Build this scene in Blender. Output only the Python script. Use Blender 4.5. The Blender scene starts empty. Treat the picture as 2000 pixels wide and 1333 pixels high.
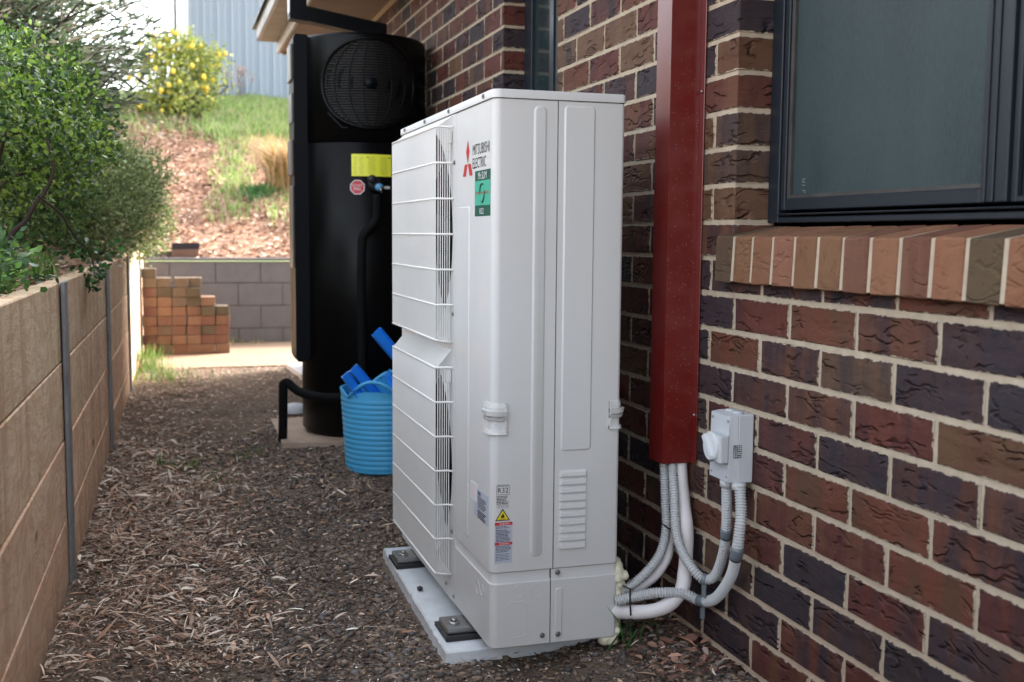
import bpy, bmesh, math, random
import numpy as np
from mathutils import Vector, Matrix
random.seed(7); rng = np.random.default_rng(7)
R = math.radians
sc = bpy.context.scene
COL = sc.collection

# ------------------------------------------------------------------ camera
cam_d = bpy.data.cameras.new('camera'); cam = bpy.data.objects.new('camera', cam_d); COL.objects.link(cam)
cam_d.sensor_width = 36; cam_d.lens = 2150/2000*36; cam_d.clip_start = .05; cam_d.clip_end = 400
yaw, pitch, roll = .302759, -.0950232, .00818
cy_, sy_, cp_, sp_ = math.cos(yaw), math.sin(yaw), math.cos(pitch), math.sin(pitch)
fwd = Vector((sy_*cp_, cy_*cp_, sp_)); rt = Vector((cy_, -sy_, 0)); up = rt.cross(fwd)
r2 = rt*math.cos(roll)+up*math.sin(roll); u2 = -rt*math.sin(roll)+up*math.cos(roll)
m3 = Matrix((r2, u2, -fwd)).transposed()
cam.matrix_world = Matrix.Translation((-1.26175, 0, 1.06449)) @ m3.to_4x4()
cam_d.dof.use_dof = True; cam_d.dof.focus_distance = 2.75; cam_d.dof.aperture_fstop = 4.5
sc.camera = cam

# ------------------------------------------------------------------ light
sun_dir = Vector((.74, .40, .60)).normalized()
w = bpy.data.worlds.new('World'); sc.world = w; w.use_nodes = True
nt = w.node_tree; nt.nodes.clear()
sky = nt.nodes.new('ShaderNodeTexSky'); sky.sky_type = 'NISHITA'; sky.sun_disc = False
sky.sun_elevation = math.asin(sun_dir.z); sky.sun_rotation = math.atan2(sun_dir.x, sun_dir.y)
sky.air_density = 1.0; sky.dust_density = 4.0; sky.ozone_density = 1.0
hs = nt.nodes.new('ShaderNodeHueSaturation'); hs.inputs['Saturation'].default_value = .36
bg = nt.nodes.new('ShaderNodeBackground'); bg.inputs['Strength'].default_value = .15
wo = nt.nodes.new('ShaderNodeOutputWorld')
nt.links.new(sky.outputs[0], hs.inputs['Color']); nt.links.new(hs.outputs[0], bg.inputs[0]); nt.links.new(bg.outputs[0], wo.inputs[0])
sl = bpy.data.lights.new('sun', 'SUN'); sl.energy = 1.4; sl.angle = R(4); sl.color = (1, .93, .84)
so = bpy.data.objects.new('sun', sl); COL.objects.link(so)
so.rotation_euler = (-sun_dir).to_track_quat('-Z', 'Y').to_euler()
sc.view_settings.view_transform = 'Standard'; sc.view_settings.look = 'None'
sc.view_settings.exposure = 2.8; sc.view_settings.gamma = 1; sc.view_settings.use_curve_mapping = False

# ------------------------------------------------------------------ materials
def lin(c):
    c = c/255
    return c/12.92 if c < .04045 else ((c+.055)/1.055)**2.4
def S(r, g, b): return (lin(r), lin(g), lin(b), 1)
class M:
    def __init__(s, name):
        s.m = bpy.data.materials.new(name); s.m.use_nodes = True
        s.t = s.m.node_tree; s.b = s.t.nodes['Principled BSDF']
    def n(s, k, **kw):
        nd = s.t.nodes.new(k)
        for a, v in kw.items():
            if a.startswith('i_'):
                key = a[2:].replace('_', ' ')
                nd.inputs[int(key) if key.isdigit() else key].default_value = v
            else: setattr(nd, a, v)
        return nd
    def l(s, a, b): s.t.links.new(a, b)
    def pos(s, scale=(1, 1, 1), obj=False, loc=(0, 0, 0)):
        if obj: g = s.n('ShaderNodeTexCoord'); o = g.outputs['Object']
        else: g = s.n('ShaderNodeNewGeometry'); o = g.outputs['Position']
        mp = s.n('ShaderNodeMapping'); mp.inputs['Scale'].default_value = scale; mp.inputs['Location'].default_value = loc
        s.l(o, mp.inputs[0]); return mp.outputs[0]
    def noise(s, vec, sc_=5, det=4, rough=.55, dist=0):
        n = s.n('ShaderNodeTexNoise'); n.inputs['Scale'].default_value = sc_; n.inputs['Detail'].default_value = det
        n.inputs['Roughness'].default_value = rough; n.inputs['Distortion'].default_value = dist
        s.l(vec, n.inputs['Vector']); return n.outputs[0]
    def ramp(s, f, stops, interp='LINEAR'):
        r = s.n('ShaderNodeValToRGB'); r.color_ramp.interpolation = interp; e = r.color_ramp.elements
        e[0].position, e[0].color = stops[0][0], stops[0][1]
        e[1].position, e[1].color = stops[-1][0], stops[-1][1]
        for p, c in stops[1:-1]: q = e.new(p); q.color = c
        s.l(f, r.inputs[0]); return r.outputs[0]
    def g(s, f, a, b, va=0., vb=1.):
        r = s.n('ShaderNodeMapRange'); r.inputs[1].default_value = a; r.inputs[2].default_value = b
        r.inputs[3].default_value = va; r.inputs[4].default_value = vb; s.l(f, r.inputs[0]); return r.outputs[0]
    def mix(s, f, a, b, mode='MIX'):
        x = s.n('ShaderNodeMix', data_type='RGBA', blend_type=mode)
        for i, v in ((0, f), (6, a), (7, b)):
            if hasattr(v, 'links'): s.l(v, x.inputs[i])
            else: x.inputs[i].default_value = v
        return x.outputs[2]
    def math(s, op, a, b=0.):
        x = s.n('ShaderNodeMath', operation=op)
        for i, v in ((0, a), (1, b)):
            if hasattr(v, 'links'): s.l(v, x.inputs[i])
            else: x.inputs[i].default_value = v
        return x.outputs[0]
    def bump(s, h, dist=.001, st=1., prev=None):
        b = s.n('ShaderNodeBump'); b.inputs['Strength'].default_value = st; b.inputs['Distance'].default_value = dist
        s.l(h, b.inputs['Height'])
        if prev is not None: s.l(prev, b.inputs['Normal'])
        return b.outputs[0]
    def out(s, col=None, rough=.5, metal=0, nrm=None, spec=.5, **kw):
        i = s.b.inputs
        for k, v in (('Base Color', col), ('Roughness', rough), ('Metallic', metal), ('Normal', nrm), ('Specular IOR Level', spec)):
            if v is None: continue
            if hasattr(v, 'links'): s.l(v, i[k])
            else: i[k].default_value = v
        for k, v in kw.items():
            if hasattr(v, 'links'): s.l(v, i[k.replace('_', ' ')])
            else: i[k.replace('_', ' ')].default_value = v
        return s.m
def plain(name, col, rough=.5, metal=0, spec=.5, var=.08, bscale=60, bd=.0003, **kw):
    m = M(name); p = m.pos(); n = m.noise(p, 6, 5, .65)
    c2 = tuple(min(1, x*(1-var*2)) for x in col[:3])+(1,)
    c = m.mix(m.g(n, .35, .7), col, c2)
    nb = m.noise(p, bscale, 3)
    return m.out(c, m.g(n, .3, .7, max(.02, rough-.06), min(1, rough+.08)), metal, m.bump(nb, bd, .5), spec, **kw)
MT = {}
def brick_mat(name, relief=1., rough=.68, tint=(.80, .70, .655, 1), wallgrid=False, pores=.35):
    m = M(name)
    a = m.n('ShaderNodeAttribute', attribute_name='bc'); b = m.n('ShaderNodeAttribute', attribute_name='bd')
    p = m.pos()
    oi = m.n('ShaderNodeObjectInfo')
    # warp
    nv = m.n('ShaderNodeTexNoise'); nv.inputs['Scale'].default_value = 14; nv.inputs['Detail'].default_value = 3; m.l(p, nv.inputs['Vector'])
    vm = m.n('ShaderNodeVectorMath', operation='MULTIPLY_ADD'); vm.inputs[1].default_value = (.035, .035, .035); m.l(nv.outputs[1], vm.inputs[0]); m.l(p, vm.inputs[2])
    mp = m.n('ShaderNodeMapping'); mp.inputs['Scale'].default_value = (8, 8, 30); mp.inputs['Rotation'].default_value = (-.16, 0, 0); m.l(vm.outputs[0], mp.inputs[0])
    n1 = m.noise(mp.outputs[0], 1, 2, .5)
    crease = m.math('ABSOLUTE', m.math('SUBTRACT', n1, .5))
    cr = m.g(crease, .0, .055, 1, 0)                 # 1 in crease
    mask = m.g(m.noise(m.pos((1, 1, 1.4), loc=(3, 1, 2)), 10, 2), .49, .57)
    cr = m.math('MULTIPLY', cr, mask)
    lump = m.noise(mp.outputs[0], .55, 3, .5)
    fine = m.noise(p, 420, 3, .7)
    h = m.math('ADD', m.math('MULTIPLY', cr, -1.0*relief), m.math('MULTIPLY', lump, 1.6*relief))
    h = m.math('ADD', h, m.math('MULTIPLY', fine, .16))
    # colour: secondary tone in vertical bands and clouds
    band = m.g(m.noise(m.pos((9, 9, 1.6)), 1.6, 4, .6), .44, .6)
    c = m.mix(band, a.outputs['Color'], b.outputs['Color'])
    c = m.mix(m.g(m.noise(p, 55, 4, .7), .35, .75, 0, .25), c, (.15, .08, .06, 1))
    edge = m.g(m.noise(p, 700, 2, .5), .69, .74)
    c = m.mix(m.math('MULTIPLY', edge, .35), c, (.5, .46, .4, 1))
    pit = m.n('ShaderNodeTexVoronoi'); pit.inputs['Scale'].default_value = 260; m.l(p, pit.inputs['Vector'])
    pt = m.math('MULTIPLY', m.g(pit.outputs['Distance'], .12, .3, 1, 0), m.g(m.noise(p, 40, 3, .6), .5, .62))
    c = m.mix(m.math('MULTIPLY', pt, pores), c, (.04, .025, .02, 1)); h = m.math('ADD', h, m.math('MULTIPLY', pt, -.25))
    c = m.mix(1., c, tint, 'MULTIPLY')
    if wallgrid:      # mortar smeared over the brick edges: distance to the joints of the bond
        sp = m.n('ShaderNodeSeparateXYZ'); m.l(p, sp.inputs[0])
        zr_ = m.math('DIVIDE', m.math('SUBTRACT', .93, sp.outputs[2]), .086)
        dz = m.math('MULTIPLY', m.math('SUBTRACT', .5, m.math('ABSOLUTE', m.math('SUBTRACT', m.math('FRACT', zr_), .5))), .086)
        offy = m.math('MULTIPLY', m.math('PINGPONG', m.math('FLOOR', zr_), 1.), .5)
        yf = m.math('FRACT', m.math('SUBTRACT', m.math('DIVIDE', m.math('SUBTRACT', 2.2996, sp.outputs[1]), .24), offy))
        dy = m.math('MULTIPLY', m.math('SUBTRACT', .5, m.math('ABSOLUTE', m.math('SUBTRACT', yf, .5))), .24)
        d = m.math('MINIMUM', dz, dy)
        lim = m.g(m.noise(p, 45, 4, .7), .42, .72, .0050, .0105)
        sm_ = m.g(m.math('SUBTRACT', d, lim), -.0006, .0006, 1, 0)
        edge_dark = m.g(d, .004, .011, .45, 0)  # brick tone gets darker close to the joints
        c = m.mix(edge_dark, c, (.05, .035, .03, 1)); c = m.mix(sm_, c, (.38, .315, .235, 1))
    return m.out(c, m.g(fine, .3, .7, rough-.12, rough+.12), 0, m.bump(h, .009, 1), .22)
MT['brick'] = brick_mat('rustic_brick', wallgrid=True)
MT['sillbrick'] = brick_mat('sill_brick_clay', .3, .8, (.56, .53, .50, 1), pores=.8)
MT['loosebrick'] = brick_mat('loose_brick_clay', .15, .85, (.54, .58, .62, 1))
def mortar():
    m = M('mortar'); p = m.pos(); n = m.noise(p, 30, 4, .6)
    z = m.n('ShaderNodeSeparateXYZ'); m.l(p, z.inputs[0])
    c = m.mix(m.g(n, .3, .7), (.46, .385, .285, 1), (.36, .295, .22, 1))
    c = m.mix(m.g(z.outputs[2], .55, .1, 0, .35), c, (.55, .36, .26, 1))
    return m.out(c, .9, 0, m.bump(m.noise(p, 300, 4, .7), .0015, .8), .2)
MT['mortar'] = mortar()
def timber():
    m = M('weathered_hardwood'); a = m.n('ShaderNodeAttribute', attribute_name='bc'); q = m.pos()
    wrp = m.n('ShaderNodeTexNoise'); wrp.inputs['Scale'].default_value = 1.7; wrp.inputs['Detail'].default_value = 3; m.l(m.pos((1, 1, 1.6)), wrp.inputs['Vector'])
    wv = m.n('ShaderNodeVectorMath', operation='MULTIPLY_ADD'); wv.inputs[1].default_value = (0, .0, 1.6); m.l(wrp.outputs[1], wv.inputs[0]); m.l(m.pos((1, .7, 4.0)), wv.inputs[2])
    g1 = m.noise(wv.outputs[0], 4, 6, .68)
    g2 = m.noise(wv.outputs[0], 16, 4, .7)
    fib = m.noise(m.pos((4, 9, 190)), 2.5, 4, .75)
    saw = m.noise(m.pos((4, 120, 8)), 1.5, 2, .5)
    c = m.mix(m.g(g1, .36, .62), m.mix(.3, a.outputs['Color'], (.90, .74, .55, 1)), m.mix(.45, a.outputs['Color'], (.60, .36, .22, 1)))
    c = m.mix(m.g(g2, .47, .60, 0, .7), c, m.mix(.5, c, (.44, .26, .16, 1)))
    c = m.mix(m.g(fib, .45, .75, 0, .4), c, (.42, .27, .17, 1))
    st = m.g(m.noise(m.pos((2, 6, .7), loc=(0, 2, 0)), 1.4, 5, .7), .50, .60, 0, .9)
    c = m.mix(st, c, m.mix(.5, c, (.40, .22, .13, 1)))
    sil = m.g(m.noise(m.pos((2, 2.5, 3), loc=(5, 2, 0)), 1.6, 4, .7), .55, .75, 0, .35); c = m.mix(sil, c, (.60, .55, .46, 1))
    spz = m.n('ShaderNodeSeparateXYZ'); m.l(q, spz.inputs[0])
    soilup = m.math('MULTIPLY', m.g(spz.outputs[2], .16, .0), m.g(m.noise(q, 14, 4, .7), .35, .6, .3, 1)); c = m.mix(m.math('MULTIPLY', soilup, .6), c, (.14, .09, .06, 1))
    kn = m.n('ShaderNodeTexVoronoi'); kn.inputs['Scale'].default_value = 1.0; m.l(m.pos((1, 2.2, 5)), kn.inputs['Vector'])
    c = m.mix(m.g(kn.outputs['Distance'], .04, .10, .85, 0), c, (.07, .04, .025, 1))
    h = m.math('ADD', m.math('MULTIPLY', g2, .8), m.math('ADD', m.math('MULTIPLY', fib, .8), m.math('MULTIPLY', saw, .3)))
    return m.out(c, .8, 0, m.bump(h, .0022, .9), .25)
MT['timber'] = timber()
MT['galv'] = plain('galvanised_steel', (.30, .32, .34, 1), .5, .55, var=.2, bscale=35)
MT['white_steel'] = plain('off_white_powder_coat', (.60, .60, .585, 1), .38, 0, .5, var=.012, bscale=900, bd=.00006)
MT['white_wire'] = plain('white_coated_wire', (.74, .73, .70, 1), .35, 0, .5, var=.02)
MT['dark_cavity'] = plain('dark_interior', (.012, .012, .013, 1), .6)
MT['grey_plastic_dark'] = plain('dark_grey_plastic', (.012, .012, .013, 1), .5)
MT['screw'] = plain('zinc_screw', (.38, .38, .37, 1), .32, .9, var=.1)
MT['rubber'] = plain('black_rubber', (.014, .014, .015, 1), .55)
MT['foam'] = plain('expanding_foam', (.70, .66, .50, 1), .55, var=.1, bscale=120, bd=.002)
def padm():
    m = M('pale_mounting_pad'); p = m.pos(); n = m.noise(p, 7, 5, .7)
    c = m.mix(m.g(n, .35, .65), (.72, .75, .77, 1), (.56, .59, .61, 1))
    c = m.mix(m.g(m.noise(p, 60, 4, .7), .66, .74, 0, .6), c, (.14, .11, .08, 1))
    return m.out(c, .3, 0, m.bump(m.noise(p, 60, 4), .001, .6), .5)
MT['pad'] = padm()
def redm():
    m = M('maroon_powder_coat'); p = m.pos()
    v = m.n('ShaderNodeTexVoronoi', feature='DISTANCE_TO_EDGE'); v = m.n('ShaderNodeTexVoronoi'); v.inputs['Scale'].default_value = 130; m.l(p, v.inputs['Vector'])
    dots = m.g(v.outputs['Distance'], .10, .17, 1, 0)
    sel = m.n('ShaderNodeSeparateXYZ'); m.l(v.outputs['Color'], sel.inputs[0])
    dots = m.math('MULTIPLY', dots, m.g(sel.outputs[0], .45, .46))
    pz = m.n('ShaderNodeSeparateXYZ'); m.l(p, pz.inputs[0])
    dots = m.math('MULTIPLY', dots, m.g(pz.outputs[2], 1.6, 1.35, .05, 1.))
    c = m.mix(m.math('MULTIPLY', dots, .45), (.125, .0065, .005, 1), (.6, .42, .40, 1))
    c = m.mix(m.g(m.noise(p, 4, 4, .7), .4, .8, 0, .12), c, (.3, .2, .18, 1))
    return m.out(c, m.g(dots, 0, 1, .3, .8), 0, m.bump(m.noise(p, 9, 2), .002, .2), .5, Coat_Weight=.5, Coat_Roughness=.25)
MT['maroon'] = redm()
MT['duct_grey'] = plain('pvc_grey', (.50, .51, .51, 1), .45, var=.06)
MT['iso_grey'] = plain('isolator_grey', (.50, .52, .54, 1), .4, var=.02)
MT['iso_white'] = plain('isolator_white', (.60, .62, .63, 1), .4, var=.02)
MT['lagging'] = plain('white_pipe_lagging', (.70, .67, .66, 1), .6, var=.08, bscale=160, bd=.0008)
MT['tape'] = plain('dark_clamp', (.15, .18, .20, 1), .25)
MT['navy'] = plain('dark_blue_grey_aluminium', (.012, .017, .024, 1), .4, .0, .3, var=.1)
def screenm():
    m = M('fly_screen_glass'); p = m.pos()
    sp = m.n('ShaderNodeSeparateXYZ'); m.l(p, sp.inputs[0])
    wy = m.math('SINE', m.math('MULTIPLY', sp.outputs[1], 2900)); wz = m.math('SINE', m.math('MULTIPLY', sp.outputs[2], 2900))
    weave = m.math('ADD', wy, wz)
    n = m.noise(m.pos((1, 1, .35)), 5, 4, .6); n2 = m.noise(m.pos((1, 8, 1)), 60, 3, .7)
    c = m.mix(m.g(n, .3, .7), (.013, .024, .026, 1), (.027, .044, .046, 1))
    c = m.mix(m.g(n2, .3, .75, 0, .6), c, (.055, .078, .08, 1))  # colour bands paint in varied reflections, together with dusty vertical streaks
    sp2 = m.g(m.noise(p, 260, 2), .76, .8, 0, .5); c = m.mix(sp2, c, (.3, .33, .33, 1))
    return m.out(c, .45, 0, m.bump(weave, .0002, .25), .2)
MT['screen'] = screenm()
MT['glass'] = plain('dark_window_glass', (.018, .032, .034, 1), .08, 0, .6, var=.1, bd=.00005)
MT['dirt_strip'] = plain('dusty_gasket', (.06, .055, .05, 1), .85, var=.3)
MT['tank'] = plain('black_tank_skin', (.0022, .0024, .0026, 1), .33, 0, .13, var=.05, bscale=5, bd=.0004)
MT['tank_dark'] = plain('black_tank_plastic', (.0025, .0025, .003, 1), .42, 0, .1)
MT['tank_grille'] = plain('black_grille_wire', (.0035, .004, .005, 1), .4, 0, .15)
MT['tank_strip'] = plain('slate_cover', (.004, .0055, .008, 1), .45, 0, .12)
MT['hose'] = plain('black_foam_lagging', (.005, .0055, .006, 1), .8, 0, .15, bscale=90, bd=.001)
MT['soffit'] = plain('tan_soffit', (.17, .13, .10, 1), .7, var=.06)
MT['gutterm'] = plain('taupe_gutter', (.17, .155, .14, 1), .4)
MT['fascia'] = plain('cream_fascia', (.32, .29, .25, 1), .5)
def conc(name, a, b, sc_=4):
    m = M(name); p = m.pos(); n = m.noise(p, sc_, 6, .7)
    c = m.mix(m.g(n, .35, .68), a, b); c = m.mix(m.g(m.noise(p, 90, 3, .6), .63, .72, 0, .35), c, (.1, .08, .06, 1))
    return m.out(c, .85, 0, m.bump(m.noise(p, 120, 4, .7), .001, .6), .25)
MT['slab'] = conc('stained_concrete', (.50, .38, .29, 1), (.34, .25, .19, 1))
MT['path'] = conc('pale_concrete_path', (.29, .215, .155, 1), (.25, .165, .11, 1), 2)
MT['block'] = conc('grey_block', (.150, .150, .162, 1), (.125, .125, .137, 1), 6)
MT['block_mortar'] = conc('grey_block_joint', (.12, .11, .11, 1), (.1, .09, .09, 1), 6)
def shedm():
    m = M('blue_grey_sheet_steel'); p = m.pos(); n = m.noise(m.pos((1, 1, .3)), 1.3, 3)
    return m.out(m.mix(m.g(n, .3, .7), (.34, .40, .46, 1), (.31, .37, .42, 1)), .45, 0, None, .4)
MT['shed'] = shedm()
MT['shed_trim'] = plain('white_trim', (.8, .8, .8, 1), .5)
def soil():
    m = M('dark_soil'); p = m.pos(); n = m.noise(p, 5, 6, .7); n2 = m.noise(p, 60, 5, .75)
    sx = m.n('ShaderNodeSeparateXYZ'); m.l(p, sx.inputs[0])
    c = m.mix(m.g(n, .35, .65), (.095, .067, .049, 1), (.18, .135, .10, 1))
    c = m.mix(m.g(n2, .4, .7), c, (.21, .16, .12, 1))
    v = m.n('ShaderNodeTexVoronoi'); v.inputs['Scale'].default_value = 70; m.l(p, v.inputs['Vector'])
    h = m.math('ADD', m.math('MULTIPLY', v.outputs['Distance'], -.6), n2)
    return m.out(c, .92, 0, m.bump(h, .012, 1), .2)
MT['soil'] = soil()
def bank():
    m = M('mulched_bank'); p = m.pos(); n = m.noise(p, 2.2, 5, .65); n2 = m.noise(p, 26, 5, .75)
    c = m.mix(m.g(n2, .35, .65), (.26, .14, .09, 1), (.44, .28, .19, 1))
    c = m.mix(m.g(n, .5, .62, 0, .55), c, (.14, .075, .05, 1))
    sx = m.n('ShaderNodeSeparateXYZ'); m.l(p, sx.inputs[0])
    crest = m.g(sx.outputs[1], 13.0, 14.2)
    c = m.mix(m.math('MULTIPLY', crest, m.g(n, .3, .5)), c, (.10, .17, .045, 1))
    return m.out(c, .9, 0, m.bump(n2, .02, .8), .2)
MT['bank'] = bank()
def attrm(name, rough=.8, spec=.25, trans=0., bump=0):
    m = M(name); a = m.n('ShaderNodeAttribute', attribute_name='bc'); c = a.outputs['Color']
    if bump: c = m.mix(m.g(m.noise(m.pos(), 90, 4, .7), .3, .7, 0, .35), c, (.05, .035, .03, 1))
    m.out(c, rough, 0, m.bump(m.noise(m.pos(), 160, 4, .7), .002, .8) if bump else None, spec)
    if trans:
        tr = m.n('ShaderNodeBsdfTranslucent'); hsn = m.n('ShaderNodeHueSaturation'); hsn.inputs['Value'].default_value = 1.5; hsn.inputs['Hue'].default_value = .485
        m.l(a.outputs['Color'], hsn.inputs['Color']); m.l(hsn.outputs[0], tr.inputs[0])
        mx = m.n('ShaderNodeMixShader'); mx.inputs[0].default_value = trans
        m.l(m.b.outputs[0], mx.inputs[1]); m.l(tr.outputs[0], mx.inputs[2]); m.l(mx.outputs[0], m.t.nodes['Material Output'].inputs[0])
    return m.m
MT['litter'] = attrm('dry_leaf_litter', .75, .3)
MT['stone'] = attrm('gravel_stone', .8, .3, 0, 1)
MT['leaf'] = attrm('glossy_leaf', .3, .5, .3)
MT['leafdull'] = attrm('dull_leaf', .5, .4, .3)
MT['grass'] = attrm('grass_blade', .55, .3, .35)
MT['bark'] = plain('brown_bark', (.075, .052, .042, 1), .85, var=.3, bscale=80, bd=.003)
MT['lemon'] = plain('lemon_skin', (.88, .66, .09, 1), .4, bscale=150, bd=.001)
MT['tub'] = plain('light_blue_tub', (.085, .48, .86, 1), .42, 0, .5, var=.05, Subsurface_Weight=.0)
MT['blue'] = plain('bright_blue_plastic', (.02, .29, .98, 1), .35, 0, .5, var=.05)
MT['cyan'] = plain('sky_blue_plastic', (.07, .48, .88, 1), .35, 0, .5, var=.05)
for k, c in dict(ink=(.02, .02, .025, 1), red_ink=(.50, .02, .025, 1), green_dark=(.004, .085, .055, 1), green_light=(.055, .40, .27, 1),
                 label_white=(.72, .72, .74, 1), label_silver=(.46, .50, .58, 1), yellow=(.78, .62, .03, 1), lime=(.82, .84, .05, 1), salmon=(.60, .10, .08, 1),
                 label_red=(.55, .04, .05, 1), pink=(.75, .45, .48, 1), valve_blue=(.10, .30, .50, 1)).items():
    MT[k] = plain(k, c, .4, 0, .5, var=.02)
MT['polystyrene'] = plain('white_polystyrene', (.7, .72, .75, 1), .7)

# ------------------------------------------------------------------ mesh helpers
class MB:
    def __init__(s): s.v = []; s.f = []; s.c = []; s.sm = []
    def add(s, vs, fs, smooth=False):
        o = len(s.v); s.v += [tuple(map(float, p)) for p in vs]
        s.f += [tuple(i+o for i in f) for f in fs]; s.sm += [smooth]*len(fs); return s
    def box(s, a, b, bev=0, rotz=0):
        a, b = [min(x, y) for x, y in zip(a, b)], [max(x, y) for x, y in zip(a, b)]
        if bev:
            bm = bmesh.new(); bmesh.ops.create_cube(bm, size=1)
            for v in bm.verts: v.co = [a[i]+(v.co[i]+.5)*(b[i]-a[i]) for i in range(3)]
            bmesh.ops.bevel(bm, geom=bm.edges[:], offset=bev, segments=2 if bev > .002 else 1, affect='EDGES', profile=.5)
            vs = [v.co.copy() for v in bm.verts]; fs = [[v.index for v in f.verts] for f in bm.faces]; bm.free()
        else:
            vs = [(x, y, z) for z in (a[2], b[2]) for y in (a[1], b[1]) for x in (a[0], b[0])]
            fs = [(0, 2, 3, 1), (4, 5, 7, 6), (0, 1, 5, 4), (2, 6, 7, 3), (0, 4, 6, 2), (1, 3, 7, 5)]
        if rotz:
            cx, cy = (a[0]+b[0])/2, (a[1]+b[1])/2; c, q = math.cos(rotz), math.sin(rotz)
            vs = [(cx+(x-cx)*c-(y-cy)*q, cy+(x-cx)*q+(y-cy)*c, z) for x, y, z in vs]
        return s.add(vs, fs)
    def quadbox(s, p, t):            # p: 4 pts (ccw), t: extrusion vector
        p = [Vector(q) for q in p]; t = Vector(t)
        return s.add(p+[q+t for q in p], [(3, 2, 1, 0), (4, 5, 6, 7)]+[(i, (i+1) % 4, 4+(i+1) % 4, 4+i) for i in range(4)])
    def prism(s, poly, t, smooth=False):     # poly list of 3d pts, extruded by t
        n = len(poly); p = [Vector(q) for q in poly]; t = Vector(t)
        s.add(p+[q+t for q in p], [tuple(range(n))[::-1], tuple(range(n, 2*n))]+[(i, (i+1) % n, n+(i+1) % n, n+i) for i in range(n)], smooth); return s
    def tube(s, path, r, seg=10, caps=True, smooth=True, closed=False):
        P = [Vector(p) for p in path]; n = len(P); rr = r if hasattr(r, '__len__') else [r]*n
        vs = []; nrm = None
        for i in range(n):
            t = (P[(i+1) % n]-P[i-1]) if closed else (P[min(i+1, n-1)]-P[max(i-1, 0)])
            t = t.normalized() if t.length > 1e-9 else Vector((0, 0, 1))
            if nrm is None: nrm = t.orthogonal().normalized()
            nrm = (nrm-t*nrm.dot(t))
            nrm = nrm.normalized() if nrm.length > 1e-6 else t.orthogonal().normalized()
            b = t.cross(nrm)
            for k in range(seg):
                a = 2*math.pi*k/seg; vs.append(P[i]+(nrm*math.cos(a)+b*math.sin(a))*rr[i])
        fs = []
        for i in range(n if closed else n-1):
            for k in range(seg):
                j = (i+1) % n; k2 = (k+1) % seg
                fs.append((i*seg+k, i*seg+k2, j*seg+k2, j*seg+k))
        if caps and not closed: fs += [tuple(range(seg))[::-1], tuple(range((n-1)*seg, n*seg))]
        return s.add(vs, fs, smooth)
    def lathe(s, prof, c=(0, 0, 0), seg=48, a0=0, a1=2*math.pi, smooth=True):
        full = abs(a1-a0-2*math.pi) < 1e-6; n = seg if full else seg+1; vs = []
        for r, z in prof:
            for k in range(n):
                a = a0+(a1-a0)*k/seg; vs.append((c[0]+r*math.cos(a), c[1]+r*math.sin(a), c[2]+z))
        fs = []
        for i in range(len(prof)-1):
            for k in range(seg):
                k2 = (k+1) % n if full else k+1
                fs.append((i*n+k, i*n+k2, (i+1)*n+k2, (i+1)*n+k))
        return s.add(vs, fs, smooth)
    def pad(s, o, ex, ey, w, h, t, ch=.002, r=.008, seg=4):
        """rounded raised plate: o = lower left, ex/ey unit axes, raised along -(…) normal = ex x ey"""
        o, ex, ey = Vector(o), Vector(ex), Vector(ey); n = ex.cross(ey)
        def ol(ins, lift):
            pts = []; rr = max(r-ins, .0004)
            for cx, cy, a0 in ((w-ins-rr, h-ins-rr, 0), (ins+rr, h-ins-rr, 90), (ins+rr, ins+rr, 180), (w-ins-rr, ins+rr, 270)):
                for k in range(seg+1):
                    a = R(a0+90*k/seg); pts.append(o+ex*(cx+rr*math.cos(a))+ey*(cy+rr*math.sin(a))+n*lift)
            return pts
        A, B, C_ = ol(0, 0), ol(ch, t), ol(0, -.0005); N = len(A)
        s.add(C_+A+B, [(i, (i+1) % N, N+(i+1) % N, N+i) for i in range(N)]+[(N+i, N+(i+1) % N, 2*N+(i+1) % N, 2*N+i) for i in range(N)]+[tuple(range(2*N, 3*N))])
        return s
    def ico(s, c, r, sub=1, jit=0, sq=(1, 1, 1), smooth=False):
        bm = bmesh.new(); bmesh.ops.create_icosphere(bm, subdivisions=sub, radius=1)
        vs = []
        for v in bm.verts:
            k = 1+random.uniform(-jit, jit); vs.append((c[0]+v.co.x*r*sq[0]*k, c[1]+v.co.y*r*sq[1]*k, c[2]+v.co.z*r*sq[2]*k))
        fs = [[v.index for v in f.verts] for f in bm.faces]; bm.free(); return s.add(vs, fs, smooth)
ORG = {}
def link(name, me, mat=None, parent=None, loc=(0, 0, 0)):
    o = bpy.data.objects.new(name, me); COL.objects.link(o)
    if mat is not None and not me.materials: me.materials.append(mat)
    o.location = loc
    if parent is not None: o.parent = parent
    return o
def build(name, mb, mat, parent=None, origin=None):
    """parent None: top-level object with origin at `origin`; world coordinates in mb"""
    if parent is not None: org = ORG[parent.name]
    else: org = Vector(origin) if origin is not None else Vector((0, 0, 0))
    me = bpy.data.meshes.new(name); me.from_pydata([(x-org[0], y-org[1], z-org[2]) for x, y, z in mb.v], [], mb.f)
    if any(mb.sm): me.polygons.foreach_set('use_smooth', mb.sm)
    me.update()
    o = link(name, me, mat, parent, (0, 0, 0) if parent is not None else org)
    ORG[o.name] = org; return o
def empty(name, loc):
    o = bpy.data.objects.new(name, None); COL.objects.link(o); o.location = loc; ORG[o.name] = Vector(loc); return o
def tag(o, label=None, cat=None, group=None, kind=None):
    for k, v in (('label', label), ('category', cat), ('group', group), ('kind', kind)):
        if v: o[k] = v
    return o
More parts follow.
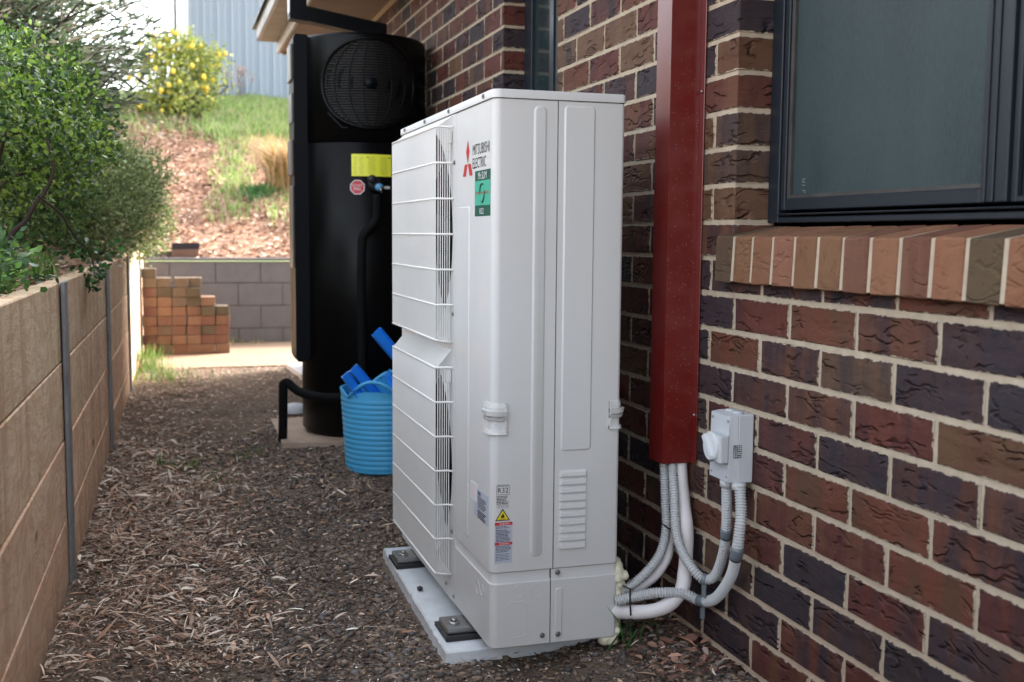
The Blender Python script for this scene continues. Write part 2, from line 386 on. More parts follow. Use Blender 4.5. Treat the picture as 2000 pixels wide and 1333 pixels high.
def npmesh(name, V, F, mat, cols=None, parent=None, origin=(0, 0, 0), smooth=False):
    """V (n,3), F (m,k) numpy, cols per face (m,3)"""
    org = ORG[parent.name] if parent is not None else Vector(origin)
    me = bpy.data.meshes.new(name); V = V-np.array(org)
    k = F.shape[1]; me.vertices.add(len(V)); me.vertices.foreach_set('co', V.astype(np.float32).ravel())
    me.loops.add(F.size); me.loops.foreach_set('vertex_index', F.astype(np.int32).ravel())
    me.polygons.add(len(F)); me.polygons.foreach_set('loop_start', np.arange(0, F.size, k, dtype=np.int32))
    if cols is not None:
        a = me.attributes.new('bc', 'FLOAT_COLOR', 'FACE'); c4 = np.ones((len(F), 4), np.float32); c4[:, :3] = cols; a.data.foreach_set('color', c4.ravel())
    if smooth: me.polygons.foreach_set('use_smooth', [True]*len(F))
    me.update(); me.validate()
    o = link(name, me, mat, parent, (0, 0, 0) if parent is not None else org); ORG[o.name] = org; return o
def setcol(me, c, d=None):
    for nm, cc in (('bc', c), ('bd', d or c)):
        a = me.attributes.new(nm, 'FLOAT_COLOR', 'FACE'); a.data.foreach_set('color', list(cc[:3]+(1,))*len(me.polygons))
def smooth_path(pts, n=60):
    P = [Vector(p) for p in pts]; P = [P[0]*2-P[1]]+P+[P[-1]*2-P[-2]]; out = []
    m = len(P)-3; per = max(2, n//m)
    for i in range(m):
        a, b, c, d = P[i:i+4]
        for k in range(per):
            t = k/per; out.append(.5*((2*b)+(c-a)*t+(2*a-5*b+4*c-d)*t*t+(3*b-a-3*c+d)*t**3))
    out.append(P[-2]); return out
def resample(path, step):
    A = np.array([tuple(p) for p in path]); d = np.r_[0, np.cumsum(np.linalg.norm(np.diff(A, axis=0), axis=1))]
    t = np.arange(0, d[-1], step); return [Vector(v) for v in np.stack([np.interp(t, d, A[:, k]) for k in range(3)], 1)]
def text_mb(txt, o, ex, ey, h, width=None, lift=.0006, mb=None, align='L', shear=0):
    cu = bpy.data.curves.new('t', 'FONT'); cu.body = txt; cu.size = 1; cu.shear = shear; cu.resolution_u = 2
    ob = bpy.data.objects.new('t', cu); COL.objects.link(ob)
    dg = bpy.context.evaluated_depsgraph_get(); me = bpy.data.meshes.new_from_object(ob.evaluated_get(dg))
    V = [v.co.copy() for v in me.vertices]; F = [tuple(p.vertices) for p in me.polygons]
    bpy.data.objects.remove(ob); bpy.data.curves.remove(cu); bpy.data.meshes.remove(me)
    x0, x1 = min(v.x for v in V), max(v.x for v in V); y1 = max(v.y for v in V); y0 = min(v.y for v in V)
    sy = h/(y1-y0); sx = (width/(x1-x0)) if width else sy
    o, ex, ey = Vector(o), Vector(ex), Vector(ey); n = ex.cross(ey)
    mb = mb or MB()
    off = 0 if align == 'L' else -(x1-x0)*sx/2
    mb.add([o+ex*((v.x-x0)*sx+off)+ey*((v.y-y0)*sy)+n*lift for v in V], F); return mb
def sstep(a, b, x):
    t = np.clip((x-a)/(b-a), 0, 1); return t*t*(3-2*t)
def vnoise(x, y, s, seed=0):
    x = np.asarray(x)*s; y = np.asarray(y)*s; xi, yi = np.floor(x), np.floor(y); fx, fy = x-xi, y-yi
    h = lambda i, j: np.modf(np.abs(np.sin(i*127.1+j*311.7+seed*74.7)*43758.5453))[0]
    u, v = fx*fx*(3-2*fx), fy*fy*(3-2*fy)
    return (h(xi, yi)*(1-u)+h(xi+1, yi)*u)*(1-v)+(h(xi, yi+1)*(1-u)+h(xi+1, yi+1)*u)*v
def wallx(y): return -1.565+.015*(y-3.4)
def gz(x, y):
    x = np.asarray(x, float); y = np.asarray(y, float)
    z = .1*sstep(3.4, 8.4, y)+.05*sstep(-.42, -.02, x)*(1-sstep(3.2, 3.8, y))
    z = z+.028*sstep(-1.1, -1.55, x)*(1-sstep(5, 7, y))
    n = (vnoise(x, y, 5, 1)-.5)*.018+(vnoise(x, y, 17, 2)-.5)*.008
    z = z+.035*sstep(-1.0, -.8, x)*sstep(4.75, 5.15, y)*(1-sstep(5.6, 6.2, y))
    flat = sstep(-.72, -.64, x)*(1-sstep(-.1, 0., x))*sstep(2.45, 2.6, y)*(1-sstep(3.6, 3.75, y))
    return z+n*(1-flat)-.004*flat
def grid(name, x0, x1, y0, y1, nx, ny, fz, mat, **kw):
    X, Y = np.meshgrid(np.linspace(x0, x1, nx), np.linspace(y0, y1, ny)); Z = fz(X, Y)
    V = np.stack([X, Y, Z], -1).reshape(-1, 3); i = np.arange((ny-1)*nx).reshape(ny-1, nx)[:, :-1].ravel()
    F = np.stack([i, i+1, i+1+nx, i+nx], 1); return tag(npmesh(name, V, F, mat, smooth=True, **kw), kind='structure')

# ------------------------------------------------------------------ ground & terrain
def gfar(X, Y): return np.where((X > -1.75) & (X < .3) & (Y < 8.5) & (Y > -4), -.3, -.02)
grid('ground', -1.64, .03, -2.5, 8.3, 240, 900, gz, MT['soil'])
grid('distant_ground', -120, 120, -120, 160, 12, 14, lambda X, Y: X*0-.35, MT['bank'])
grid('front_yard_ground', -14, 14, -16, -2.5, 40, 20, lambda X, Y: X*0-.01, MT['soil'])
bedz = lambda X, Y: .885+.15*sstep(.03, .5, wallx(Y)-X)+.5*sstep(1.2, 5, wallx(Y)-X)+(vnoise(X, Y, 4, 5)-.5)*.05
def hill(X, Y):
    z = .835+.405*np.clip(Y-10.12, 0, 4.4)+.13*np.clip(Y-14.52, 0, 30)
    z = z+(vnoise(X, Y, 1.3, 8)-.5)*.16*sstep(10.3, 11.5, Y)+(vnoise(X, Y, 5, 9)-.5)*.04*sstep(10.3, 11, Y)
    t = sstep(-1.7, -3.2, X)*(1-sstep(10.5, 13, Y)); return z*(1-t)+bedz(X, Y)*t
grid('mulched_hillside', -12, 8, 10.12, 30, 120, 140, hill, MT['bank'])
def bedxy():
    ny, nx = 90, 50; Y = np.linspace(-3, 10.12, ny)[:, None]*np.ones((1, nx)); t = np.linspace(0, 1, nx)[None, :]**1.7
    X = (wallx(Y)-.04)*(1-t)+(-9)*t; Z = bedz(X, Y); V = np.stack([X, Y, Z], -1).reshape(-1, 3)
    i = np.arange((ny-1)*nx).reshape(ny-1, nx)[:, :-1].ravel(); F = np.stack([i, i+nx, i+nx+1, i+1], 1)
    return tag(npmesh('garden_bed_soil', V, F, MT['bank'], smooth=True), kind='structure')
bedxy()
pth = MB().box((-1.49, 8.19, -.05), (3.5, 9.98, .106), .006); tag(build('concrete_path', pth, MT['path']), kind='structure')

# ------------------------------------------------------------------ brick house
CH, CL, YB, ZB = .086, .24, 2.2996, .93
house = empty('brick_house', (0, 5, 0))
tag(house, 'single storey house of dark red and plum rustic bricks with cream mortar and brown eaves', 'house')
WINB = (-2.6, 2.312); WIN2 = (3.566, 4.186); ZT = 2.43; YEND = 8.2; D_ = .112
def seg_for(z0, z1):
    s = [(-2.6, YEND)]
    out = []
    for a, b in s:
        cut = []
        if z1 > 1.02: cut.append(WINB)
        if z0 > .85: cut.append(WIN2)
        cur = a
        for c0, c1 in sorted(cut):
            if c0 > cur: out.append((cur, c0))
            cur = max(cur, c1)
        if cur < b: out.append((cur, b))
    return out
# mortar core, 4 mm behind the brick faces
mo = MB(); e = .004
mo.box((e, -2.6, -.3), (D_-.004, YEND-.004, .845)); mo.box((e, -2.6, .845), (D_-.004, WIN2[0]-e, 1.015)); mo.box((e, WIN2[1]+e, .845), (D_-.004, YEND-.004, 1.015))
mo.box((e, WINB[1]+e, 1.015), (D_-.004, WIN2[0]-e, ZT)); mo.box((e, WIN2[1]+e, 1.015), (D_-.004, YEND-.004, ZT))
build('wall', mo, MT['mortar'], house)
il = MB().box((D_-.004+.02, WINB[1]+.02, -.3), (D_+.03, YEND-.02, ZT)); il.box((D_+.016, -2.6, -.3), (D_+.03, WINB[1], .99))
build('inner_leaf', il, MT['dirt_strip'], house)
build('room_sun_block', MB().box((.9, -2.9, -.3), (.92, YEND-.05, 2.42)).box((.3, -2.9, 2.38), (.9, YEND-.05, 2.42)).box((.15, -2.9, -.3), (.9, -2.7, 2.42)), MT['dirt_strip'], house)  # unseen interior box, added to stop sun leaking through the window
PAL = {'D': [((.032, .029, .042), (.050, .034, .040)), ((.040, .034, .045), (.085, .040, .032)), ((.030, .031, .044), (.036, .032, .040))],
       'R': [((.125, .040, .030), (.075, .030, .032)), ((.115, .038, .032), (.060, .030, .034)), ((.150, .055, .036), (.11, .060, .036)), ((.10, .034, .032), (.14, .065, .038))],
       'M': [((.125, .050, .036), (.034, .030, .042)), ((.045, .032, .042), (.13, .06, .036)), ((.13, .062, .040), (.06, .036, .040))],
       'O': [((.135, .080, .046), (.12, .062, .038)), ((.12, .078, .05), (.055, .045, .048)), ((.16, .098, .06), (.13, .08, .052))]}
mesh_cache = {}
def brick_mesh(L, kind, vi, dx=D_, h=.0755, mat='brick', bev=.0022):
    key = (round(L, 3), kind, vi, dx, mat, round(h, 4))
    if key in mesh_cache: return mesh_cache[key]
    bm = bmesh.new(); bmesh.ops.create_cube(bm, size=1)
    for v in bm.verts: v.co = (v.co.x*dx, v.co.y*L, v.co.z*h)
    bmesh.ops.bevel(bm, geom=bm.edges[:], offset=bev, segments=1, affect='EDGES')
    rr = random.Random(hash((round(L, 2), kind, vi)) & 255)
    for v in bm.verts: v.co += Vector((rr.uniform(-.0008, .0008), rr.uniform(-.0012, .0012), rr.uniform(-.0012, .0012)))
    me = bpy.data.meshes.new('brick'); bm.to_mesh(me); bm.free(); me.materials.append(MT[mat])
    c, d = PAL[kind][vi % len(PAL[kind])]; setcol(me, tuple(c), tuple(d)); mesh_cache[key] = me; return me
camv = np.array([-1.26175, 0, 1.06449]); Rm = np.array([list(r2), list(u2), list(fwd)])
def px(p):
    q = Rm@(np.array(p)-camv); return 1000+2150*q[0]/q[2], 666.5-2150*q[1]/q[2], q[2]
known = {(1, -1): 'D', (1, 0): 'R', (1, 1): 'R', (1, 2): 'M', (1, 3): 'D', (2, -.5): 'R', (2, .5): 'M', (2, 1.5): 'O', (2, 2.5): 'D', (2, 3.5): 'D', (2, -1.5): 'D',
         (3, -1): 'D', (3, 0): 'D', (3, 1): 'M', (3, 2): 'R', (3, 3): 'O', (4, .5): 'R', (4, 1.5): 'D', (4, 2.5): 'D', (4, 3.5): 'M', (5, 0): 'R', (5, 1): 'R', (5, 2): 'R', (5, 3): 'M',
         (6, .5): 'R', (6, 1.5): 'R', (6, 2.5): 'R', (6, 3.5): 'R', (7, 0): 'R', (7, 1): 'D', (7, 2): 'R', (7, 3): 'D', (8, .5): 'D', (8, 1.5): 'D', (8, 2.5): 'D', (9, 0): 'D', (9, 1): 'M', (9, 2): 'R', (10, .5): 'R', (10, 1.5): 'R'}
bricks = []
for n in range(-18, 13):
    zc = ZB-(n-.5)*CH; z0, z1 = zc-.0383, zc+.0383
    if z1 > ZT: continue
    off = 0 if n % 2 else .5
    for a, b in seg_for(z0, z1):
        k0 = math.floor((YB-b)/CL-off)-1; k1 = math.ceil((YB-a)/CL-off)+1
        for k in range(k0, k1):
            yh = YB-(k+off)*CL-.0055; yl = yh-CL+.011
            lo, hi = max(yl, a), min(yh, b)
            if b == YEND or True:
                if abs(hi-b) < .06 and hi < b and b != YEND: hi = b
                if abs(lo-a) < .06 and lo > a: lo = a
            if hi-lo < .058: continue
            kk = known.get((n, k+off))
            # closers near the jambs look tan and smooth
            if kk is None:
                if hi-lo < .13 and (abs(hi-WIN2[0]) < .01 or abs(lo-WIN2[1]) < .01 or abs(lo-WINB[1]) < .01) and random.random() < .8: kk = 'O'
                else: kk = random.choices('DRMO', (.34, .33, .25, .08))[0]
            bricks.append([(D_/2, (lo+hi)/2, zc), hi-lo, kk])
def vis(b):
    (x, y, z), L, k = b
    if y < .3: return 0
    a = px((0, y-L/2, z)); c = px((0, y+L/2, z))
    if a[2] < .3 or c[0] > 2010 or a[0] < 700 or not (-60 < a[1] or -60 < c[1]) or min(a[1], c[1]) > 1380: return 0
    m = px((0, y, z)); u, v = m[0], m[1]
    if 970 < u < 1200 and v > 190: return 0
    if u < 970 and v > 175+(970-u)*.45: return 0
    if 1288 < u < 1355 and v < 900: return 1
    if max(a[0], c[0]) < 832 and v > 70: return 0
    return abs(a[0]-c[0])*76/86*2150*.086/m[2]
bricks.sort(key=lambda b: -vis(b))
for b in bricks[:300]:
    L = round(b[1]/.01)*.01 if abs(b[1]-.23) < .004 else b[1]
    me = brick_mesh(L, b[2], random.randrange(12))
    p = Vector(b[0])-ORG[house.name]
    p.x += random.uniform(0, .0015); p.z += random.uniform(-.001, .001)
    o = link('brick', me, None, house, p)
V, F, C1, C2 = [], [], [], []
for b in bricks[300:]:
    (x, y, z), L, k = b; o = len(V); dx = random.uniform(0, .0015); c = random.choice(PAL[k])
    for zz in (z-.038, z+.038):
        for yy in (y-L/2, y+L/2):
            for xx in (dx, D_): V.append((xx, yy, zz))
    F += [tuple(o+i for i in f) for f in [(0, 2, 3, 1), (4, 5, 7, 6), (0, 1, 5, 4), (2, 6, 7, 3), (0, 4, 6, 2), (1, 3, 7, 5)]]
    C1 += [c[0]]*6; C2 += [c[1]]*6
o = npmesh('brickwork', np.array(V), np.array(F), MT['brick'], np.array(C1), house)
a = o.data.attributes.new('bd', 'FLOAT_COLOR', 'FACE'); a.data.foreach_set('color', np.hstack([np.array(C2), np.ones((len(C2), 1))]).astype(np.float32).ravel()); tag(o, kind='stuff')
# sill of bricks on edge
PAL['s0'] = [((.17, .125, .075), (.15, .10, .065))]; PAL['s1'] = [((.34, .165, .095), (.30, .17, .09))]; PAL['s2'] = [((.40, .185, .105), (.42, .21, .12))]
PAL['s3'] = [((.40, .19, .125), (.36, .18, .11))]; PAL['s4'] = [((.30, .15, .08), (.33, .18, .10))]; PAL['s5'] = [((.24, .105, .07), (.28, .14, .09))]
seq = ['s0', 's4', 's1', 's3', 's4', 's4', 's5', 's2', 's5', 's2', 's0', 's2', 's3', 's4']
sm = MB()
P0, P1, P2, P3_ = (-.031, .962), (-.027, 1.069), (.10, 1.092), (.10, .985)
for i in range(40):
    y1 = 2.342-i*.086; y0 = y1-.076
    if y0 < -1: break
    mb = MB(); j = random.uniform(-.0012, .0012)
    ins = .0 
    pts = [(P0[0]+j, 0, P0[1]), (P1[0]+j-.001, 0, P1[1]-.003), (P1[0]+j+.004, 0, P1[1]), (P2[0], 0, P2[1]), (P3_[0], 0, P3_[1])]
    mb.prism([(x, y0, z) for x, _, z in pts], (0, y1-y0, 0))
    k = seq[i % len(seq)] if i < len(seq) else random.choice(['s1', 's2', 's3', 's4', 's5', 's0'])
    mb.v = [(x+random.uniform(-.0012, .0012), y+random.uniform(-.0016, .0016), z+random.uniform(-.0016, .0016)) for x, y, z in mb.v]
    o = build('sill_brick', mb, MT['sillbrick'], house); setcol(o.data, PAL[k][0][0], PAL[k][0][1]); bv_ = o.modifiers.new('b', 'BEVEL'); bv_.width = .0025; bv_.segments = 1
    if i: build('mortar_joint', MB().prism([(-.0295+random.uniform(-.001, .001), y1-.0008, .966), (-.0255, y1-.0008, 1.0668), (.098, y1, 1.0885), (.098, y1, .99)], (0, .01, 0)), MT['mortar'], house)
# big window: recessed x=.09
def frame_part(name, parent, rects, x0, x1, mat='navy', bev=.002):
    mb = MB()
    for ya, yb, za, zb in rects: mb.box((x0, ya, za), (x1, yb, zb), bev)
    return build(name, mb, MT[mat], parent)
win = build('window', MB().box((.088, 2.266, 1.10), (.125, 2.312, 2.42), .002).box((.088, -1.2, 1.10), (.125, 2.264, 1.113), .002).box((.088, -1.2, 2.2), (.125, 2.264, 2.42), .002), MT['navy'], house)
win['label'] = 'large dark framed sliding window with a fly screen above the brick sill'
frame_part('track', win, [(-1.2, 2.262, 1.117, 1.121)], .080, .098)
frame_part('screen_frame', win, [(2.244, 2.262, 1.128, 2.19), (1.592, 1.606, 1.128, 2.19), (1.6065, 2.2435, 1.128, 1.155)], .091, .104)
frame_part('mullion', win, [(1.538, 1.588, 1.1285, 2.19)], .088, .112)
frame_part('mullion_rib', win, [(1.566, 1.571, 1.1287, 2.19), (1.586, 1.5915, 1.1287, 2.19)], .084, .0875)
frame_part('sash_frame', win, [(1.523, 1.537, 1.128, 2.19), (-1.2, 1.5225, 1.128, 1.139)], .096, .108)
build('fly_screen', MB().box((.1035, 1.606, 1.155), (.1055, 2.244, 2.19)), MT['screen'], win)
build('gasket', MB().box((.097, 2.2305, 1.1555), (.1034, 2.2435, 2.19)).box((.097, 1.607, 1.1555), (.1034, 2.230, 1.163)), MT['dirt_strip'], win)
build('pane', MB().box((.108, -1.2, 1.139), (.112, 1.523, 2.19)), MT['glass'], win)
st = MB()
for i in range(3): st.box((.1026, 2.178-.0, 1.196-i*.007), (.1034, 2.190, 1.1985-i*.007))
st.box((.1026, 2.186, 1.190), (.1034, 2.190, 1.199)); st.box((.1026, 2.177, 1.171), (.1034, 2.189, 1.173)); st.box((.1026, 2.177, 1.166), (.1034, 2.182, 1.170))
build('glass_marking', st, MT['tape'], win)
wst = MB().box((.1068, 1.487, 1.196), (.1078, 1.507, 1.212)); build('sticker', wst, MT['label_white'], win)
build('sticker_print', text_mb('S', (.1067, 1.504, 1.199), (0, -1, 0), (0, 0, 1), .010, None, .0003), MT['ink'], win)
# narrow far window
w2 = build('window', MB().box((.086, 4.095, .9), (.125, 4.184, 2.42), .002).box((.086, 3.568, .9), (.125, 3.70, 2.42), .002).box((.092, 3.862, .9), (.12, 3.905, 2.42), .002), MT['navy'], house)
w2['label'] = 'narrow dark framed window half hidden behind the white unit'
build('pane', MB().box((.1, 3.906, .9), (.104, 4.094, 2.42)), MT['glass'], w2); build('pane', MB().box((.1, 3.7, .9), (.104, 3.861, 2.42)), MT['screen'], w2)
# eaves
build('soffit', MB().box((-.43, -3, 2.425), (.3, 8.62, 2.437)), MT['soffit'], house)
build('fascia', MB().box((-.448, -3, 2.417), (-.431, 8.62, 2.60), .002), MT['fascia'], house)
build('soffit_trim', MB().box((-.41, 8.56, 2.413), (.3, 8.62, 2.4245)), MT['gutterm'], house)
g = MB(); prof = [(-.452, 2.50), (-.575, 2.50), (-.592, 2.515), (-.597, 2.575), (-.603, 2.585), (-.597, 2.59), (-.589, 2.575), (-.585, 2.52), (-.57, 2.508), (-.46, 2.508), (-.46, 2.60), (-.452, 2.60)]
g.prism([(x, -3, z) for x, z in prof], (0, 11.6, 0)); g.box((-.594, 8.59, 2.502), (-.453, 8.596, 2.585))
build('gutter', g, MT['gutterm'], house)
rf = MB().prism([(-.62, -3, 2.605), (-.62, -3, 2.625), (5, -3, 4.35), (5, -3, 4.33)], (0, 11.75, 0)); build('roof', rf, MT['navy'], house)
build('gable_wall', MB().box((.13, 8.0, -.3), (5, YEND, 2.42)), MT['mortar'], house)
# downpipe from the gutter back to the wall
dp = empty('downpipe', (-.551, 6.3, 2.28)); tag(dp, 'dark blue-grey square downpipe running from the gutter back to the wall above the black tank', 'downpipe')
build('pipe', MB().box((-.597, 6.255, 2.272), (-.505, 6.345, 2.505), .006), MT['tank_strip'], dp)
build('sloping_pipe', MB().quadbox([(-.5045, 6.2555, 2.315), (-.5045, 6.2555, 2.235), (-.06, 6.2555, 2.165), (-.06, 6.2555, 2.245)], (0, .089, 0)), MT['tank_strip'], dp)
build('elbow', MB().quadbox([(-.599, 6.253, 2.271), (-.599, 6.253, 2.243), (-.503, 6.253, 2.231), (-.503, 6.253, 2.320)], (0, .094, 0)), MT['tank_strip'], dp)
build('edge_highlight', MB().box((-.6005, 6.2545, 2.276), (-.5975, 6.345, 2.495)), MT['shed_trim'], dp)  # white strip that paints in the highlight along the pipe's left edge

# ------------------------------------------------------------------ left retaining wall of sleepers
rw = empty('sleeper_retaining_wall', (-1.58, 5, 0)); tag(rw, 'timber sleeper retaining wall with galvanised steel posts along the garden bed', 'retaining wall')
PY = [-2.3, -.35, 1.60, 3.47, 5.36, 7.23, 9.12, 10.0]
rows = [(.690, .919), (.460, .686), (.230, .456), (-.06, .226)]
tcol = [(.74, .60, .40), (.80, .60, .40), (.86, .56, .38), (.86, .56, .38)]
for i in range(len(PY)-1):
    ya, yb = PY[i]+.006, PY[i+1]-.006
    for r_, (za, zb) in enumerate(rows):
        j = random.uniform(-.001, .002)+r_*.0035; dz = random.uniform(-.002, .0015)
        mb = MB(); xa, xb = wallx(ya)+j, wallx(yb)+j*.3
        th = .05; bv = .003
        pr = [(-th, za), (-bv, za), (0, za+bv), (0, zb-bv+dz), (-bv, zb+dz), (-th, zb+dz)]
        vs = [(xa+x, ya, z) for x, z in pr]+[(xb+x, yb, z) for x, z in pr]; n = 6
        mb.add(vs, [tuple(range(n)), tuple(range(n, 2*n))[::-1]]+[(k, n+k, n+(k+1) % n, (k+1) % n) for k in range(n)])
        o = build('sleeper', mb, MT['timber'], rw); c = tcol[r_]; t = random.uniform(.88, 1.12)
        pinkish = random.uniform(-.02, .03) if r_ else -.01
        setcol(o.data, (c[0]*t+pinkish, c[1]*t, c[2]*t))
for y in PY[:-1]:
    x = wallx(y); mb = MB()
    mb.box((x+.004, y-.048, -.05), (x+.016, y+.048, .921), .0015).box((x-.05, y-.004, -.05), (x+.004, y+.004, .917)).box((x-.062, y-.048, -.05), (x-.052, y+.048, .92))
    build('post', mb, MT['galv'], rw)
build('end_timber', MB().box((-1.545, 10.003, -.05), (-1.455, 10.06, .93), .003), MT['timber'], rw)

# ------------------------------------------------------------------ block wall at the back
bw = empty('block_retaining_wall', (-.3, 10.05, .1)); tag(bw, 'low grey concrete block retaining wall at the foot of the mulched bank', 'retaining wall')
build('core', MB().box((-1.452, 10.008, -.1), (3.4, 10.12, .82)), MT['block_mortar'], bw)
zr = [.825, .634, .432, .231, .03]
for r_ in range(4):
    zt, zb = (zr[r_]-.004, zr[r_+1]+.004)
    x = -1.252-.385*3 if r_ % 2 == 0 else -1.06-.385*3
    while x < 3.3:
        a, b = max(x+.004, -1.452), min(x+.381, 3.4); x += .385
        if b-a < .03: continue
        me = brick_mesh(b-a, 'R', 0, .02, zt-zb, 'block', .002)
        o = link('block', me, None, bw, Vector(((a+b)/2, 10.01+random.uniform(0, .002), (zt+zb)/2))-ORG[bw.name]); o.rotation_euler = (0, 0, R(90))
build('capping', MB().box((-1.455, 9.985, .829), (3.4, 10.13, .853), .003), MT['block'], bw)

# ------------------------------------------------------------------ shed
shd = empty('steel_shed', (0, 17.5, 2.7)); tag(shd, 'tall blue-grey corrugated steel shed with a white corner trim on top of the bank', 'shed')
mb = MB(); ribs = [-.888+.1985*i for i in range(-0, 44)]
pl = [(-.905, 17.0)]
for xr in ribs:
    pl += [(xr-.018, 17.0), (xr-.012, 16.94), (xr+.012, 16.94), (xr+.018, 17.0)]
    for q in (.075, .13): pl += [(xr+q-.006, 17.0), (xr+q, 16.993), (xr+q+.006, 17.0)]
n = len(pl); mb.add([(x, y, 2.4) for x, y in pl]+[(x, y, 7.6) for x, y in pl], [(i, i+1, n+i+1, n+i) for i in range(n-1)]); build('sheeting', mb, MT['shed'], shd)
build('side_wall', MB().box((-.93, 17.012, 2.4), (-.905, 26, 7.6)), MT['shed'], shd)
build('corner_trim', MB().box((-1.015, 16.95, 2.4), (-.9065, 17.01, 7.6), .004), MT['shed_trim'], shd)
build('corner_pipe', MB().tube([(-1.09, 16.98, 2.5), (-1.09, 16.98, 7.6)], .028, 8), MT['galv'], shd)
build('roof', MB().prism([(-1.1, 16.8, 7.6), (8, 16.8, 7.6), (3.5, 16.8, 8.8)], (0, 9.4, 0)), MT['shed'], shd)

# ------------------------------------------------------------------ heat pump (white outdoor unit)
UX, UY, UZ = -.536, 2.48, .066
def U(x, y, z): return (UX+x, UY+y, UZ+z)
unit = empty('outdoor_heat_pump_unit', (UX, UY, UZ)); tag(unit, 'tall off-white outdoor heat pump unit with two wire fan guards standing beside the brick wall', 'heat pump')
WS = MT['white_steel']
def arc(cx, cy, r, a0, a1, n=6): return [(cx+r*math.cos(R(a0+(a1-a0)*k/n)), cy+r*math.sin(R(a0+(a1-a0)*k/n))) for k in range(n+1)]
def wrap(pl, z0, z1, th=.0, zs=None):
    """vertical sheet following plan polyline"""
    mb = MB(); n = len(pl)
    mb.add([U(x, y, z0) for x, y in pl]+[U(x, y, z1) for x, y in pl], [(i, i+1, n+i+1, n+i) for i in range(n-1)], True); return mb
def offset(pl, d):
    out = []
    for i, p in enumerate(pl):
        a, b = pl[max(i-1, 0)], pl[min(i+1, len(pl)-1)]; tx, ty = b[0]-a[0], b[1]-a[1]; L = math.hypot(tx, ty); out.append((p[0]+ty/L*d, p[1]-tx/L*d))
    return out
def shell(pl, z0, z1, t=.012, lipr=.0025):
    """sheet-metal skin: outer face at polyline, small rounded folds at top and bottom"""
    inn = offset(pl, -lipr); inn2 = offset(pl, -t); n = len(pl); mb = MB()
    rings = [(inn2, z0), (inn, z0), (pl, z0+lipr), (pl, z1-lipr), (inn, z1), (inn2, z1)]
    vs = [U(x, y, z) for q, z in rings for x, y in q]
    fs = [(r*n+i, r*n+i+1, (r+1)*n+i+1, (r+1)*n+i) for r in range(5) for i in range(n-1)]
    mb.add(vs, fs, False)
    for e in (0, n-1): mb.add([U(*rings[k][0][e], rings[k][1]) for k in range(6)], [tuple(range(6))])
    mb.sm = [True]*len(mb.sm); return mb
rc = .020
corner = [(0, .344)]+[(0, .12)]+arc(rc, rc, rc, 180, 270, 8)+[(.10, 0), (.1572, 0)]
right = [(.1602, 0), (.25, 0)]+arc(.33-.010, .010, .010, 270, 360, 5)+[(.33, .2), (.33, 1.05)]
def flat(o):      # smooth shading only where curved
    return o
def shade(o, ang=35):
    me = o.data; me.polygons.foreach_set('use_smooth', [True]*len(me.polygons))
    try: me.set_sharp_from_angle(angle=R(ang))
    except Exception: pass
    return o
fp = shell(corner, .188, 1.3165)
EX, EZ = (1, 0, 0), (0, 0, 1)                # end face: normal -y => ex x ey = (1,0,0)x(0,0,1) = (0,-1,0)
fp.pad(U(.098, 0, .222), EX, EZ, .032, 1.081, .0028, .004, .014)
FY = (0, -1, 0)                               # front face: ex=(0,-1,0), ey z -> normal = (0,-1,0)x(0,0,1) = (-1,0,0)
fp.pad(U(0, .325, .222), FY, EZ, .115, .850, .0018, .0022, .008)
shade(build('front_corner_panel', fp, WS, unit))
sp = shell(right, .188, 1.3165); sp.pad(U(.174, 0, .479), EX, EZ, .079, .827, .0028, .004, .010)
for k in range(10):
    z = .237+k*.0199; x = .173
    sp.add([U(x, 0, z), U(x+.070, 0, z), U(x+.070, 0, z+.0155), U(x, 0, z+.0155), U(x+.003, -.0065, z+.0015), U(x+.067, -.0065, z+.0015), U(x+.067, -.005, z+.011), U(x+.003, -.005, z+.011)],
           [(0, 1, 5, 4), (1, 2, 6, 5), (2, 3, 7, 6), (3, 0, 4, 7), (4, 5, 6, 7)])
shade(build('side_panel', sp, WS, unit), 30)
lw = shell([(0, .344)]+[(0, .12)]+arc(rc, rc, rc, 180, 270, 8)+[(.10, 0), (.1515, 0)], 0, .162)
lw.mb = None
lc = offset([(0, .344)]+[(0, .12)]+arc(rc, rc, rc, 180, 270, 8)+[(.10, 0), (.1515, 0)], -.005)
n = len(lc); base_pl = [(0, .344)]+[(0, .12)]+arc(rc, rc, rc, 180, 270, 8)+[(.10, 0), (.1515, 0)]
lw.add([U(x, y, .1622) for x, y in offset(base_pl, -.0025)]+[U(x, y, .172) for x, y in lc]+[U(x, y, .187) for x, y in lc], [(r*n+i, r*n+i+1, (r+1)*n+i+1, (r+1)*n+i) for r in range(2) for i in range(n-1)], True)
def ring(mb, c, ex, ey, r, t=.0008, r_in=.0009, a0=0, a1=360):
    c, ex, ey = Vector(c), Vector(ex), Vector(ey)
    pts = [c+ex*r*math.cos(R(a))+ey*r*math.sin(R(a)) for a in np.linspace(a0, a1, 28)]
    mb.tube(pts, r_in, 5, False)
for cx, cz, r_ in ((.071, .139, .0135), (.118, .137, .0175)): ring(lw, U(cx, -.0002, cz), EX, EZ, r_)
for cy, cz, r_ in ((.115, .12, .017), (.075, .125, .014)): ring(lw, U(-.0002, cy, cz), FY, EZ, r_)
lw.tube([U(.05, 0, .025), U(.085, 0, .025), U(.094, 0, .034), U(.094, 0, .105), U(.085, 0, .114), U(.05, 0, .114), U(.043, 0, .105)], .0009, 5, False)
lw.tube([U(.093, 0, .0), U(.093, 0, .03)], .0008, 4, False); lw.tube([U(.122, 0, .0), U(.122, 0, .07)], .0008, 4, False)
shade(build('corner_cover', lw, WS, unit), 30)
